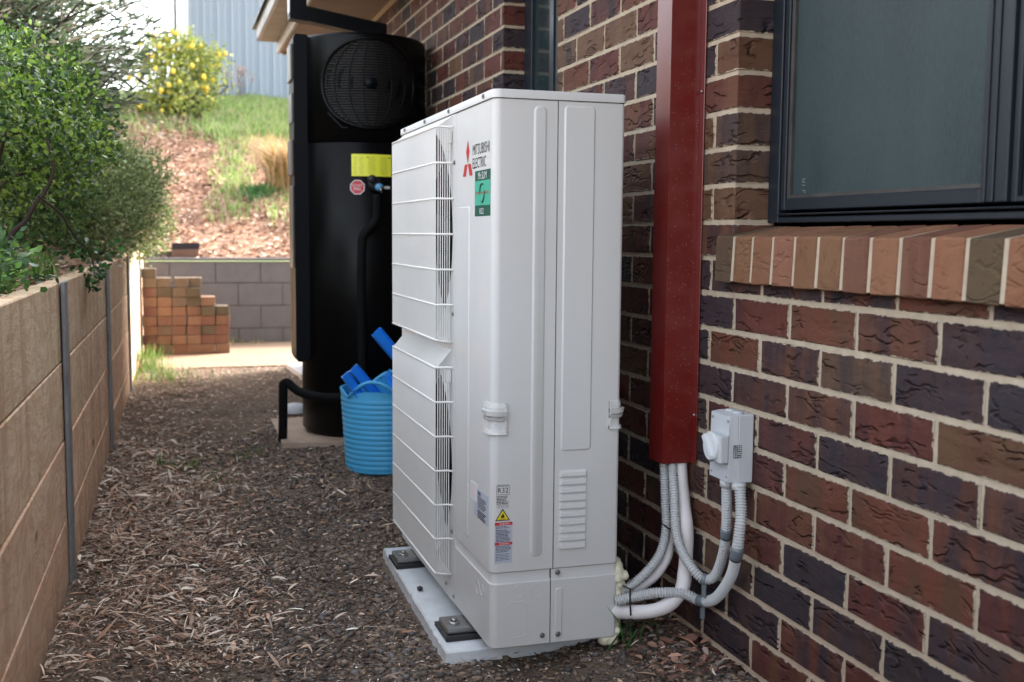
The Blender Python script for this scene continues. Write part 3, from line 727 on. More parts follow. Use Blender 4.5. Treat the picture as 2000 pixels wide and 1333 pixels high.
base_r = [(.1545, 0), (.25, 0)]+arc(.33-.010, .010, .010, 270, 360, 5)+[(.33, .2), (.33, 1.05)]
sl_ = shell(base_r, 0, .162); n = len(base_r); lc = offset(base_r, -.004)
sl_.add([U(x, y, .1622) for x, y in offset(base_r, -.0025)]+[U(x, y, .169) for x, y in lc]+[U(x, y, .187) for x, y in lc], [(r*n+i, r*n+i+1, (r+1)*n+i+1, (r+1)*n+i) for r in range(2) for i in range(n-1)], True)
sl_.pad(U(.166, 0, .012), EX, EZ, .018, .128, .0022, .002, .008)
shade(build('service_cover', sl_, WS, unit), 30)
# fan panel with two round openings
def hole_plate(mb, y0, y1, z0, z1, cy, cz, r, x=0, N=64):
    o, c = [], []
    for k in range(N):
        a = 2*math.pi*(k+.5)/N; dy, dz = math.cos(a), math.sin(a)
        ty = ((y1-cy) if dy > 0 else (y0-cy))/dy if abs(dy) > 1e-9 else 1e9; tz = ((z1-cz) if dz > 0 else (z0-cz))/dz if abs(dz) > 1e-9 else 1e9
        t = min(ty, tz); o.append((cy+dy*t, cz+dz*t)); c.append((cy+dy*r, cz+dz*r))
    vs = [U(x, a, b) for a, b in o]+[U(x, a, b) for a, b in c]+[U(x+.012, cy+(a-cy)*.965, cz+(b-cz)*.965) for a, b in c]+[U(x+.09, cy+(a-cy)*.93, cz+(b-cz)*.93) for a, b in c]
    fs = [(k, (k+1) % N, N+(k+1) % N, N+k) for k in range(N)]
    mb.add(vs, [f[::-1] for f in fs]); mb.add([vs[N+i] for i in range(N)]+[vs[2*N+i] for i in range(N)]+[vs[3*N+i] for i in range(N)], [(r*N+k, (r+1)*N+k, (r+1)*N+(k+1) % N, r*N+(k+1) % N) for r in range(2) for k in range(N)], True)
    for sy, sz in ((y0, z0), (y0, z1), (y1, z0), (y1, z1)):      # corner triangles
        ks = sorted(range(N), key=lambda k: (o[k][0]-sy)**2+(o[k][1]-sz)**2)[:2]
        mb.add([U(x, sy, sz), U(x, *o[ks[0]]), U(x, *o[ks[1]])], [(0, 1, 2)])
fn = MB(); hole_plate(fn, .3455, 1.05, .0, .682, .68, .365, .299); hole_plate(fn, .3455, 1.05, .682, 1.3165, .68, 1.002, .299)
fn.add([U(.0, .3455, 0), U(.012, .3455, 0), U(.012, .3455, 1.3165), U(0, .3455, 1.3165)], [(0, 1, 2, 3)])
shade(build('fan_panel', fn, WS, unit), 30)
build('core', MB().box(U(.1, .02, .01), U(.324, 1.04, 1.31)).box(U(.008, .02, .01), U(.1, .34, 1.31)), MT['dark_cavity'], unit)
build('base_tray', MB().box(U(.006, .008, -.004), U(.325, 1.045, .009), .002), WS, unit)
for cz in (.365, 1.002):
    fa = MB(); c = Vector(U(.06, .68, cz))
    fa.tube([c+Vector((-.03, 0, 0)), c+Vector((.04, 0, 0))], .06, 20)
    for b in range(3):
        for j in range(5):
            pass
        vs = []
        for rr, w0, tw in ((.055, .5, .03), (.14, .95, .028), (.22, 1.15, .024), (.25, 1.1, .02)):
            for k in range(6):
                a = 2*math.pi*b/3+(k/5-.5)*w0+rr*2; vs.append(c+Vector(((k/5-.5)*tw*2, rr*math.cos(a), rr*math.sin(a))))
        fa.add(vs, [(i*6+k, i*6+k+1, (i+1)*6+k+1, (i+1)*6+k) for i in range(3) for k in range(5)], True)
    build('fan', fa, MT['grey_plastic_dark'], unit)
# lid
ld = MB(); lp = arc(.020, .020, .023, 180, 270, 8)+arc(.33-.010, .010, .013, 270, 360, 5)+[(.333, 1.053), (-.003, 1.053)]
def inset_poly(p, d):
    n = len(p); out = []
    for i in range(n):
        a, b = p[i-1], p[(i+1) % n]; tx, ty = b[0]-a[0], b[1]-a[1]; L = math.hypot(tx, ty); out.append((p[i][0]-ty/L*d, p[i][1]+tx/L*d))
    return out
rings = [(inset_poly(lp, .004), 1.318), (lp, 1.318), (lp, 1.334), (inset_poly(lp, .0012), 1.3368), (inset_poly(lp, .004), 1.338)]
n = len(lp); ld.add([U(x, y, z) for q, z in rings for x, y in q], [(r*n+i, r*n+(i+1) % n, (r+1)*n+(i+1) % n, (r+1)*n+i) for r in range(4) for i in range(n)]+[tuple(range(4*n, 5*n)), tuple(range(n))[::-1]])
shade(build('lid', ld, WS, unit), 30)
# screws
def screw(p, nrm, r=.0048):
    p, nrm = Vector(p), Vector(nrm); mb = MB().tube([p, p+nrm*.0015], r*1.35, 12, smooth=False).tube([p+nrm*.0015, p+nrm*.0045], r*.85, 6, smooth=False)
    build('screw', mb, MT['screw'], unit)
for y in (.984, .700, .414, .075): screw(U(-.003, y, 1.328), (-1, 0, 0))
for x, z in ((.133, .023), (.173, .023), (.171, .178)): screw(U(x, -.0022 if x == .173 else 0, z), (0, -1, 0))
for y, z in ((.375, .195), (.44, .03), (.355, .02), (.36, 1.19), (.372, .79)): screw(U(0, y, z), (-1, 0, 0))
# wire guards
def guard(z0, z1, ztop_body, nh):
    gr = MB(); y0, y1, d = .383, .975, .046
    mid = (y0+y1)/2
    top = [U(-.0, y0, ztop_body), U(-.0, y1, ztop_body)]
    g = build('fan_guard', MB().tube([U(0, y0, z0-.008), U(-d*.6, y0, z0-.004), U(-d, y0+.004, z0), U(-d, y1-.004, z0), U(-.0, y1, z0-.008)], .0031, 7), MT['white_wire'], unit)
    for k in range(1, nh+1):
        z = z0+(z1-z0)*k/nh
        pts = [U(0, y0-.012, z), U(-.012, y0, z), U(-d+.005, y0, z), U(-d, y0+.007, z), U(-d, y1-.006, z), U(-d+.006, y1, z), U(0, y1, z)]
        build('cross_wire', MB().tube(pts, .0030 if k < nh else .0034, 7), MT['white_wire'], g)
    vw = MB(); nv = 56
    for k in range(nv):
        y = y0+.004+(y1-y0-.008)*k/(nv-1)
        vw.tube([U(-.0, y, z0-.006), U(-d+.004, y, z0-.002), U(-d, y, z0+.006), U(-d, y, z1-.004), U(-d+.006, y, z1+.003), U(-.002, y, ztop_body)], .0013, 5, False)
    for k in range(1, 7):
        x = -d+.0062*k
        if x > -.006: break
        vw.tube([U(x, y0, z0-.003), U(x, y0, z1)], .00125, 5, False); vw.tube([U(x, y1, z0-.003), U(x, y1, z1)], .00125, 5, False)
    tag(build('vertical_wires', vw, MT['white_wire'], g), kind='stuff')
    cl = MB()
    for y in (y0+.004, y1-.012):
        for z in (z1-.03,):
            cl.box(U(-.016, y-.002, z-.012), U(-.001, y+.012, z+.022), .003); cl.box(U(-.02, y+.002, z-.034), U(-.006, y+.008, z-.012), .002)
    build('guard_clip', cl, MT['white_wire'], g)
    return g
guard(.720, 1.284, 1.312, 6); guard(.080, .645, .692, 6)
# handles
def handle(pl, z0, z1):
    mb = MB()
    def band(za, zb, d, d2=None):
        A, B = offset(pl, 0), offset(pl, d); B2 = offset(pl, d2 if d2 is not None else d); n = len(pl)
        mb.add([U(x, y, za) for x, y in A]+[U(x, y, za) for x, y in B]+[U(x, y, zb) for x, y in B2]+[U(x, y, zb) for x, y in A],
               [(r*n+i, r*n+i+1, ((r+1) % 4)*n+i+1, ((r+1) % 4)*n+i) for r in range(4) for i in range(n-1)]+[(0, n, 2*n, 3*n), (n-1, 4*n-1, 3*n-1, 2*n-1)])
    band(z1-.012, z1, .004, .002); band(z1-.030, z1-.018, .010, .013); band(z1-.041, z1-.034, .006, .010); band(z0, z0+.008, .007, .005); band(z0+.008, z1-.041, .0006); band(z1-.018, z1-.012, .0015)
    for e in (0, len(pl)-2):
        seg = pl[e:e+2]; A, B = offset(pl, 0)[e:e+2], offset(pl, .006)[e:e+2]
        mb.add([U(*A[0], z0), U(*A[1], z0), U(*B[1], z0), U(*B[0], z0), U(*A[0], z1), U(*A[1], z1), U(*B[1], z1), U(*B[0], z1)], [(0, 1, 2, 3), (4, 7, 6, 5), (0, 4, 5, 1), (3, 2, 6, 7), (0, 3, 7, 4), (1, 5, 6, 2)])
    shade(build('carry_handle', mb, WS, unit), 30)
handle([(0, .050), (0, .045)]+arc(rc, rc, rc, 180, 270, 8)+[(.031, 0), (.036, 0)], .527, .602)
handle([(.299, 0), (.304, 0)]+arc(.32, .01, .01, 270, 360, 5)+[(.33, .045), (.33, .05)], .529, .598)
# foam, feet
fo = MB()
for k in range(170):
    t = random.random(); z = .002+.18*t; fo.ico(U(.331+random.uniform(-.002, .022)*(1.0 if .06 < z < .16 else .35), random.uniform(.004, .07), z), random.uniform(.007, .014), 2, .2, (1, 1, random.uniform(.8, 1.5)), smooth=True)
fo.ico(U(.322, .02, -.012), .02, 2, .08, (1.1, 1, .9), True); fo.ico(U(.305, .02, -.01), .018, 2, .08, smooth=True); fo.ico(U(.29, .015, .004), .010, 2, .08, smooth=True)
fob = build('expanding_foam', fo, MT['foam'], unit); md = fob.modifiers.new('r', 'REMESH'); md.mode = 'VOXEL'; md.voxel_size = .003
md2 = fob.modifiers.new('s', 'SMOOTH'); md2.iterations = 4; md2.factor = .6
dg_ = bpy.context.evaluated_depsgraph_get(); fme = bpy.data.meshes.new_from_object(fob.evaluated_get(dg_)); fob.modifiers.clear(); fob.data = fme; fme.materials.clear(); fme.materials.append(MT['foam']); fme.polygons.foreach_set('use_smooth', [True]*len(fme.polygons))
for y in (.23, .87):
    ft = build('mounting_foot', MB().box(U(-.062, y-.045, -.022), U(.33, y+.045, -.005), .002).tube([U(-.035, y-.01, -.006), U(-.035, y-.01, -.001)], .015, 16).tube([U(-.035, y-.01, -.001), U(-.035, y-.01, .007)], .008, 6), MT['screw'], unit)
    rb = MB().box(U(-.068, y-.062, -.0355), U(.34, y+.062, -.0225), .001)
    for k in range(8): rb.box(U(-.068+k*.0085, y+.062, -.035), U(-.064+k*.0085, y+.067, -.024))
    build('rubber_block', rb, MT['rubber'], ft)
# markings
EN = -.0006
def plate(mb, x0, x1, z0, z1, t=.0005): return mb.box(U(x0, -t, z0), U(x1, .0002, z1))
def plateF(mb, y0, y1, z0, z1, t=.0005): return mb.box(U(-t, y0, z0), U(.0002, y1, z1))
INK = MT['ink']
lg = MB()
def dia(pts): lg.add([U(-.0007, y, z) for y, z in pts], [tuple(range(4))])
# three-diamond mark in red: local (y decreasing = right)
ax = .2275
dia([(ax, 1.238), (ax+.0165, 1.2085), (ax, 1.179)][:3]+[(ax-.0165, 1.2085)])
dia([(ax+.002, 1.1775), (ax+.030, 1.1775), (ax+.046, 1.148), (ax+.018, 1.148)])
dia([(ax-.002, 1.1775), (ax-.030, 1.1775), (ax-.046, 1.148), (ax-.018, 1.148)])
def scale_logo(): pass
lm_ = build('maker_mark', lg, MT['red_ink'], unit)
t = text_mb('MITSUBISHI', U(0, .181, 1.196), FY, EZ, .026, .150); text_mb('ELECTRIC', U(0, .181, 1.163), FY, EZ, .026, .120, mb=t); build('lettering', t, INK, unit)
gl = plateF(MB(), .0215, .158, 1.046, 1.156); g1_ = build('green_sticker', gl, MT['green_dark'], unit)
build('sticker_panel', plateF(MB(), .0215, .158, 1.072, 1.131, .0009), MT['green_light'], g1_)
t = text_mb('Mr.SLIM', U(-.0006, .127, 1.135), FY, EZ, .017, .075); text_mb('R32', U(-.0006, .112, 1.051), FY, EZ, .014, .035, mb=t); build('sticker_lettering', t, MT['label_white'], g1_)
build('sticker_words', text_mb('POWER INVERTER', U(-.001, .150, 1.0985), FY, EZ, .0065, .118), MT['red_ink'], g1_)
ar = MB(); c = Vector(U(-.0016, .09, 1.102))
for s_ in (1, -1):
    pts = [c+Vector((0, -s_*.020*math.cos(R(a)), s_*.022*math.sin(R(a)))) for a in np.linspace(65, 170, 12)]
    ar.tube(pts, [.0018+.0006*math.sin(i/11*3) for i in range(12)], 4, True)
    e_ = pts[-1]; ar.add([e_+Vector((0, -s_*.006, 0)), e_+Vector((0, s_*.006, 0)), e_+Vector((0, 0, -s_*.010))], [(0, 1, 2)])
build('arrows', ar, MT['green_dark'], g1_)
def lines(mb, x0, x1, z1, n, dz, h, front=False, t=.0009, fill=(.7, 1.)):
    for k in range(n):
        z = z1-k*dz; L = (x1-x0)*random.uniform(*fill); x = x0
        while x < x0+L-.002:
            w_ = random.uniform(.002, .008); xe = min(x+w_, x0+L)
            if front: mb.box(U(-t, -x, z-h), U(-t+.0003, -xe, z))
            else: mb.box(U(x, -t, z-h), U(xe, -t+.0003, z))
            x = xe+.0012
# refrigerant marking printed on the end face
t = text_mb('R32', U(.0165, 0, .3855), EX, EZ, .0125, .026)
t.box(U(.013, -.0006, .381), U(.046, 0, .3816)); t.box(U(.013, -.0006, .4015), U(.046, 0, .402)); t.box(U(.013, -.0006, .381), U(.0136, 0, .402)); t.box(U(.0455, -.0006, .381), U(.046, 0, .402))
text_mb('REFRIGERANT', U(.0145, 0, .4028), EX, EZ, .0028, .030, mb=t)
lines(t, .013, .047, .378, 6, .0036, .0016, t=.0006)
for x in (.014, .030):
    t.box(U(x, -.0006, .3500), U(x+.013, 0, .3504)); t.box(U(x, -.0006, .3555), U(x+.013, 0, .3559)); t.box(U(x, -.0006, .35), U(x+.0004, 0, .3559)); t.box(U(x+.0126, -.0006, .35), U(x+.013, 0, .3559)); t.box(U(x+.0063, -.0006, .35), U(x+.0067, 0, .3559))
build('printed_marks', t, INK, unit)
tr = MB().add([U(.0100, -.0006, .3175), U(.0475, -.0006, .3175), U(.0288, -.0006, .3475)], [(0, 1, 2)]); wt = build('warning_triangle', tr, INK, unit)
build('triangle_face', MB().add([U(.0140, -.0009, .3198), U(.0435, -.0009, .3198), U(.0288, -.0009, .3432)], [(0, 1, 2)]), MT['yellow'], wt)
fl = MB().add([U(.0288-.004, -.0012, .3245), U(.0288+.004, -.0012, .3245), U(.0288+.0045, -.0012, .329), U(.0288+.001, -.0012, .336), U(.0288-.001, -.0012, .332), U(.0288-.0045, -.0012, .329)], [(0, 1, 2, 3, 4, 5)])
fl.box(U(.021, -.0012, .3212), U(.0366, -.0009, .3222)); build('flame_symbol', fl, INK, wt)
wl = build('warning_label', plate(MB(), .0095, .0535, .213, .3135), MT['label_silver'], unit)
build('red_band', plate(MB(), .0095, .0535, .306, .3135, .0008).box(U(.0095, -.0008, .2575), U(.0535, 0, .2645)), MT['label_red'], wl)
t = text_mb('WARNING', U(.020, 0, .3075), EX, EZ, .0045, .026, .0010); text_mb('WARNING', U(.020, 0, .2588), EX, EZ, .0045, .026, .0010, mb=t); build('label_words', t, MT['label_white'], wl)
t = MB(); lines(t, .012, .051, .3035, 2, .003, .0012, fill=(.5, .95)); lines(t, .013, .051, .295, 9, .0034, .0016); lines(t, .012, .051, .2555, 5, .0034, .0014); lines(t, .012, .051, .236, 5, .0036, .001); build('label_print', t, INK, wl)
build('label_triangle', MB().add([U(.012, -.0009, .2935), U(.017, -.0009, .2935), U(.0145, -.0009, .2975)], [(0, 1, 2)]), MT['green_dark'], wl)
sl2 = build('rating_label', plateF(MB(), .0215, .150, .298, .372), MT['label_silver'], unit)
t = MB(); lines(t, -.118, -.03, .366, 2, .005, .0035, True, .0008, (.3, .4)); lines(t, -.118, -.04, .354, 7, .0045, .002, True, .0008); lines(t, -.118, -.028, .32, 5, .0045, .0028, True, .0008, (.6, .9)); build('label_print', t, INK, sl2)
wl2 = build('white_label', plateF(MB(), .125, .184, .335, .3795, .0009), MT['label_white'], unit)
t = MB(); lines(t, -.178, -.132, .375, 8, .0045, .0012, True, .0012); build('label_print', t, MT['pink'], wl2)
# pad under unit
pd = MB(); N = 60
o = empty('mounting_pad', (-.4, 3.06, 0)); tag(o, 'pale grey mounting pad in the gravel under the white heat pump unit', 'mounting pad')
xs0 = [-.621+.0225*(k/N)+random.uniform(-.002, .0025) for k in range(N+1)]
out_ = [(xs0[k], 2.588+.947*k/N) for k in range(N+1)]+[(-.15, 3.535), (-.15, 2.588)]+[(-.15-(.471)*k/20, 2.588+random.uniform(-.002, .002)) for k in range(1, 20)]
def ins(p, d): c = (-.385, 3.06); return [(c[0]+(x-c[0])*(1-d/.23), c[1]+(y-c[1])*(1-d/.47)) for x, y in p]
n = len(out_); rg = [(ins(out_, -.004), -.04), (ins(out_, 0), .012), (out_, .025), (ins(out_, .004), .030)]
pd.add([(x, y, z) for q, z in rg for x, y in q], [(r*n+i, (r+1)*n+i, (r+1)*n+(i+1) % n, r*n+(i+1) % n) for r in range(3) for i in range(n)]+[tuple(range(3*n, 4*n))[::-1]])
build('slab', pd, MT['pad'], o)
tag(build('stone', MB().ico((-.578, 3.07, .037), .011, 1, .2, (1, 1.2, .75)), MT['rubber'], None, (-.578, 3.07, .03)), 'small dark stone lying on the pale pad beside the unit', 'stone')

# ------------------------------------------------------------------ maroon duct, conduits, isolator
dc = empty('maroon_duct', (-.04, 2.54, .495)); tag(dc, 'dark red rectangular metal duct cover fixed upright on the brick wall', 'duct cover')
db = MB(); x0, y0, y1, zb, zt = -.084, 2.492, 2.574, .496, 2.42
for a, b in (((x0, y0), (x0+.0015, y1)), ((x0+.0015, y0), (-.004, y0+.0015)), ((x0+.0015, y1-.0015), (-.004, y1))): db.box((a[0], a[1], zb), (b[0], b[1], zt))
db.box((-.0045, 2.468, zb), (-.001, y0, zt), .001)
db.box((-.0045, y1, zb), (-.001, y1+.02, zt), .001)
build('cover', db, MT['maroon'], dc)
for z in (1.42, .62): build('screw', MB().tube([(-.0045, 2.478, z), (-.009, 2.478, z)], .004, 8), MT['screw'], dc)
PP = {'A': [(-.05, 2.515, .60), (-.05, 2.505, .487), (-.056, 2.478, .417), (-.066, 2.445, .342), (-.066, 2.412, .298), (-.058, 2.365, .262), (-.036, 2.345, .240), (-.02, 2.32, .255), (-.025, 2.273, .325), (-.035, 2.243, .393), (-.046, 2.228, .505)],
      'R': [(-.034, 2.188, .505), (-.036, 2.176, .45), (-.042, 2.168, .414), (-.045, 2.174, .354), (-.03, 2.226, .281), (-.025, 2.303, .206), (-.028, 2.375, .175), (-.06, 2.4, .187), (-.12, 2.414, .192), (-.16, 2.441, .18), (-.215, 2.468, .162)],
      'B': [(-.058, 2.545, .60), (-.058, 2.535, .482), (-.058, 2.523, .385), (-.062, 2.508, .327), (-.08, 2.500, .266), (-.12, 2.492, .222), (-.17, 2.496, .183), (-.215, 2.497, .165)],
      'W1': [(-.024, 2.516, .6), (-.024, 2.513, .495), (-.026, 2.49, .398), (-.034, 2.452, .35), (-.036, 2.445, .291), (-.045, 2.430, .235), (-.06, 2.418, .192), (-.1, 2.41, .160), (-.15, 2.427, .142), (-.215, 2.5, .125)],
      'W2': [(-.036, 2.535, .60), (-.036, 2.53, .42), (-.042, 2.518, .32), (-.048, 2.513, .29), (-.062, 2.507, .242), (-.1, 2.503, .200), (-.15, 2.506, .172), (-.215, 2.507, .15)]}
def conduit(path, r, label, name='corrugated_conduit', cat='conduit', group=None):
    sp_ = smooth_path(path, 90); fine = resample(sp_, .0013); mb = MB()
    rad = [r*(1.0, 1.0, .97, .78, .78)[i % 5] for i in range(len(fine))]
    mb.tube(fine, rad, 12, False, False)
    o = build(name, mb, MT['duct_grey'], None, fine[0]); tag(o, label, cat, group); return o
G_ = 'grey corrugated conduits beside the isolator'
conduit(PP['A'], .0125, 'grey corrugated conduit from the maroon duct looping up to the left outlet of the isolator', group=G_)
conduit(PP['R'], .0135, 'grey corrugated conduit from the right outlet of the isolator curving low into the white unit', group=G_)
conduit(PP['B'], .0125, 'leftmost grey corrugated conduit bending from the maroon duct towards the white unit', group=G_)
def pipe(path, r, label):
    sp_ = smooth_path(path, 70); o = build('lagged_pipe', MB().tube(sp_, [r*(1+.04*math.sin(i*.55)) for i in range(len(sp_))], 16), MT['lagging'], None, sp_[0]); tag(o, label, 'pipe', 'white lagged pipes below the duct'); return o
pipe(PP['W1'], .0178, 'thick white foam-lagged pipe hanging from the maroon duct with dirt spots')
pipe(PP['W2'], .0125, 'thinner white lagged pipe behind the corrugated conduits')
def band(path, i0, i1, r, name, mat, label, cat, group=None, ear=0):
    sp_ = smooth_path(path, 90); mb = MB().tube(sp_[i0:i1], r, 14, True, True)
    p = sp_[(i0+i1)//2]
    if ear: mb.box((p.x-.004, p.y-.010, p.z-.045), (p.x+.003, p.y+.006, p.z-.008), .002)
    o = build(name, mb, MT[mat], None, p); tag(o, label, cat, group)
band(PP['A'], 52, 57, .0142, 'conduit_clamp', 'tape', 'dark clear clamp at the bottom of the left conduit loop on the wall', 'clamp', 'conduit clamps', 1)
band(PP['R'], 51, 56, .0152, 'conduit_clamp', 'tape', 'dark clear clamp on the lowest bend of the right conduit', 'clamp', 'conduit clamps', 1)
band(PP['A'], 78, 82, .0138, 'conduit_clamp', 'tape', 'dark clamp on the rising left conduit below the isolator', 'clamp', 'conduit clamps')
band(PP['R'], 25, 30, .0149, 'conduit_clamp', 'tape', 'dark clamp on the right conduit below the isolator', 'clamp', 'conduit clamps')
ct = [(-.072, 2.512, .338), (-.066, 2.485, .331), (-.052, 2.463, .329), (-.022, 2.437, .330), (-.012, 2.44, .332), (-.012, 2.50, .336), (-.05, 2.53, .338)]
tag(build('cable_tie', MB().tube(ct, .0022, 6, closed=True), MT['rubber'], None, ct[0]), 'black cable tie around the pipes just below the maroon duct', 'cable tie', 'black cable ties')
ct = [(-.185, 2.448, .196), (-.190, 2.436, .165), (-.187, 2.437, .135), (-.182, 2.455, .117), (-.183, 2.51, .12), (-.186, 2.51, .19)]
tag(build('cable_tie', MB().tube(ct, .0022, 6, closed=True).box((-.187, 2.44, .110), (-.178, 2.452, .122), .002), MT['rubber'], None, ct[0]), 'black cable tie around the pipes where they enter the white unit', 'cable tie', 'black cable ties')
# isolator
iso = empty('isolator_switch', (0, 2.236, .51)); tag(iso, 'light grey electrical isolator box with a rotary handle on the brick wall', 'isolator switch')
IG = MT['iso_grey']
build('back_box', MB().box((-.0405, 2.190, .510), (-.001, 2.282, .667), .003), IG, iso)
cvr = MB(); cvr.prism([(-.041, 2.1905, .511), (-.062, 2.1925, .513), (-.062, 2.1925, .555), (-.062, 2.1925, .620), (-.060, 2.194, .663), (-.041, 2.1905, .667)], (0, .089, 0)); build('cover', cvr, IG, iso)
sw = build('switch_housing', MB().box((-.083, 2.1928, .556), (-.0622, 2.262, .620), .003), IG, iso)
kb = MB(); c = Vector((-.083, 2.234, .590)); kb.tube([c, c+Vector((-.004, 0, 0)), c+Vector((-.006, 0, 0))], [.034, .034, .032], 28, smooth=False); kb.tube([c+Vector((-.0059, 0, 0)), c+Vector((-.007, 0, 0))], .025, 24, smooth=False)
k_ = build('rotary_dial', kb, MT['iso_white'], sw) if False else build('rotary_dial', kb, MT['iso_white'], iso)
hd = MB(); a = R(38); ex = Vector((0, math.sin(a)*-1, -math.cos(a))); ey = Vector((0, math.cos(a), -math.sin(a)))
pts = [ex*-.030+ey*-.0065, ex*.026+ey*-.005, ex*.032+ey*.0, ex*.026+ey*.005, ex*-.030+ey*.0065]
hd.prism([c+Vector((-.007, 0, 0))+p for p in pts], (-.008, 0, 0)); build('handle', hd, MT['iso_white'], k_)
build('handle_tip', MB().box(c+Vector((-.0155, -.024, -.031)), c+Vector((-.008, -.017, -.025)), .001), MT['screw'], k_)
for y in (2.214, 2.248): build('blanking_plug', MB().tube([(-.03, y, .667), (-.03, y, .6705), (-.03, y, .672)], [.0125, .0125, .010], 18), IG, iso)
for y in (2.2, 2.272):
    for z in (.525, .652): build('screw', MB().tube([(-.0605, y, z), (-.063, y, z)], .0028, 8), MT['screw'], iso)
for (x, y, r_) in ((-.046, 2.2285, .0155), (-.034, 2.194, .0165)): build('gland', MB().tube([(x, y, .511), (x, y, .495)], r_, 18), MT['duct_grey'], iso)
t = MB()
for k in range(5): 
    for j in range(7): t.box((-.052+k*.0045, 2.1894, .598-j*.0045), (-.049+k*.0045+random.uniform(-.001, .001), 2.1902, .5950-j*.0045+random.uniform(0, .001)))
build('printed_text', t, INK, iso)

# ------------------------------------------------------------------ black hot water tank
TC = (-.325, 5.52); TR = .31
tank = empty('hot_water_tank', (TC[0], TC[1], .085)); tag(tank, 'tall black cylindrical hot water heat pump tank with a round fan grille near its top', 'water heater')
build('shell', MB().lathe([(0, .088), (TR-.025, .088), (TR-.004, .11), (TR-.003, 1.497), (TR-.008, 1.501)], (*TC, 0), 96), MT['tank'], tank)
build('top_section', MB().lathe([(TR-.010, 1.501), (TR, 1.505), (TR, 1.99), (TR-.003, 2.0), (TR-.012, 2.006), (TR-.05, 2.011), (0, 2.016)], (*TC, 0), 96), MT['tank'], tank)
def cyl(th, z, r=TR): a = R(th); return Vector((TC[0]+r*math.sin(a), TC[1]-r*math.cos(a), z))
gc, gzc, gR, gRz = -2.5, 1.772, 44, .208
def grl(f, a, r=TR): return cyl(gc+gR*f*math.cos(a), gzc+gRz*f*math.sin(a), r)
rim = MB().tube([grl(1.0, a, TR+.002) for a in np.linspace(0, 2*math.pi, 72, endpoint=False)], .011, 8, closed=True)
gq = build('grille_rim', rim, MT['tank'], tank)
bkk = MB(); rows_ = [[grl(f, a, TR+.0012) for a in np.linspace(0, 2*math.pi, 48, endpoint=False)] for f in (.0, .25, .5, .75, .99)]
bkk.add([p for r_ in rows_ for p in r_], [(i*48+k, i*48+(k+1) % 48, (i+1)*48+(k+1) % 48, (i+1)*48+k) for i in range(4) for k in range(48)], True); build('grille_backing', bkk, MT['dark_cavity'], gq)
sw_ = MB()
for k in range(-16, 17):
    z = k/17; h_ = math.sqrt(1-z*z)*.96
    sw_.tube([cyl(gc+gR*h_*q, gzc+gRz*z, TR+.006) for q in np.linspace(-1, 1, 21)], .0028, 5, False)
tag(build('grille_slats', sw_, MT['tank_grille'], gq), kind='stuff')
ra = MB()
for f in (-.72, -.42, -.14, .14, .42, .72): ra.tube([cyl(gc+gR*f*math.sqrt(max(0, 1-q*q)), gzc+gRz*q, TR+.0095) for q in np.linspace(-.97, .97, 21)], .0022, 5, False)
build('grille_ribs', ra, MT['tank_grille'], gq)
hb = MB(); c = cyl(gc, gzc, TR+.004); hb.tube([c, cyl(gc, gzc, TR+.014)], .028, 20); hb.tube([cyl(gc, gzc, TR+.014), cyl(gc, gzc, TR+.018)], .012, 12); build('fan_hub', hb, MT['tank_strip'], gq)
ch = MB(); ch.tube([cyl(gc-38, gzc-.135, TR+.003), cyl(gc-25, gzc-.208, TR+.003), cyl(gc+25, gzc-.208, TR+.003), cyl(gc+38, gzc-.135, TR+.003)], .008, 6); build('grille_step', ch, MT['tank'], gq)
sb = MB(); xl = TC[0]-TR
sb.prism([(xl-.040, 5.40, .47), (xl-.028, 5.40, .445), (xl+.012, 5.40, .445), (xl+.030, 5.40, .47), (xl+.030, 5.40, 2.0), (xl+.024, 5.40, 2.012), (xl-.030, 5.40, 2.012), (xl-.040, 5.40, 1.99)], (0, .22, 0))
build('side_cover', sb, MT['tank_strip'], tank)
sc_ = MB()
for z0_, z1_, d_ in ((1.80, 1.97, .010), (1.60, 1.74, .006), (1.35, 1.52, .012), (.9, 1.3, .006)): sc_.box((xl-.041-d_, 5.43, z0_), (xl-.0402, 5.58, z1_), .004)
build('side_fitting', sc_, MT['gutterm'], tank)
# valve, stickers
def patch(t0, t1, z0, z1, mat, name, par, lift=.002, n=8):
    mb = MB(); P_ = [cyl(t0+(t1-t0)*k/n, z, TR+lift) for z in (z0, z1) for k in range(n+1)]
    mb.add(P_, [(k, k+1, n+2+k, n+1+k) for k in range(n)], True); return build(name, mb, MT[mat], par)
yl = patch(-19.3, 16, 1.340, 1.443, 'lime', 'yellow_label', tank)
ylm = MB()
for k in range(9):
    z = 1.428-k*.0095
    for a0, a1 in ((-18, -14), (-13, -8), (-5.5, 2), (5, 13)):
        aa = a0+random.uniform(0, 1); ylm.add([cyl(aa, z-.0012, TR+.0028), cyl(a1-random.uniform(0, 2), z-.0012, TR+.0028), cyl(a1-1, z, TR+.0028), cyl(aa, z, TR+.0028)], [(0, 1, 2, 3)])
ylm.add([cyl(-6, 1.426, TR+.003), cyl(15, 1.426, TR+.003), cyl(15, 1.431, TR+.003), cyl(-6, 1.431, TR+.003)], [(0, 1, 2, 3)]); build('label_print', ylm, INK, yl)
def octo(r, lift): return [cyl(-14.3+math.degrees(r*math.cos(R(22.5+45*k))/TR), 1.288+r*math.sin(R(22.5+45*k)), TR+lift) for k in range(8)]
oc = build('stop_sticker', MB().add(octo(.0365, .0018), [tuple(range(8))]), MT['label_white'], tank); build('sticker_face', MB().add(octo(.0325, .0024), [tuple(range(8))]), MT['label_red'], oc)
n_ = cyl(-14.3, 0, 1)-Vector((TC[0], TC[1], 0)); tx = Vector((math.cos(R(-14.3)), math.sin(R(-14.3)), 0))
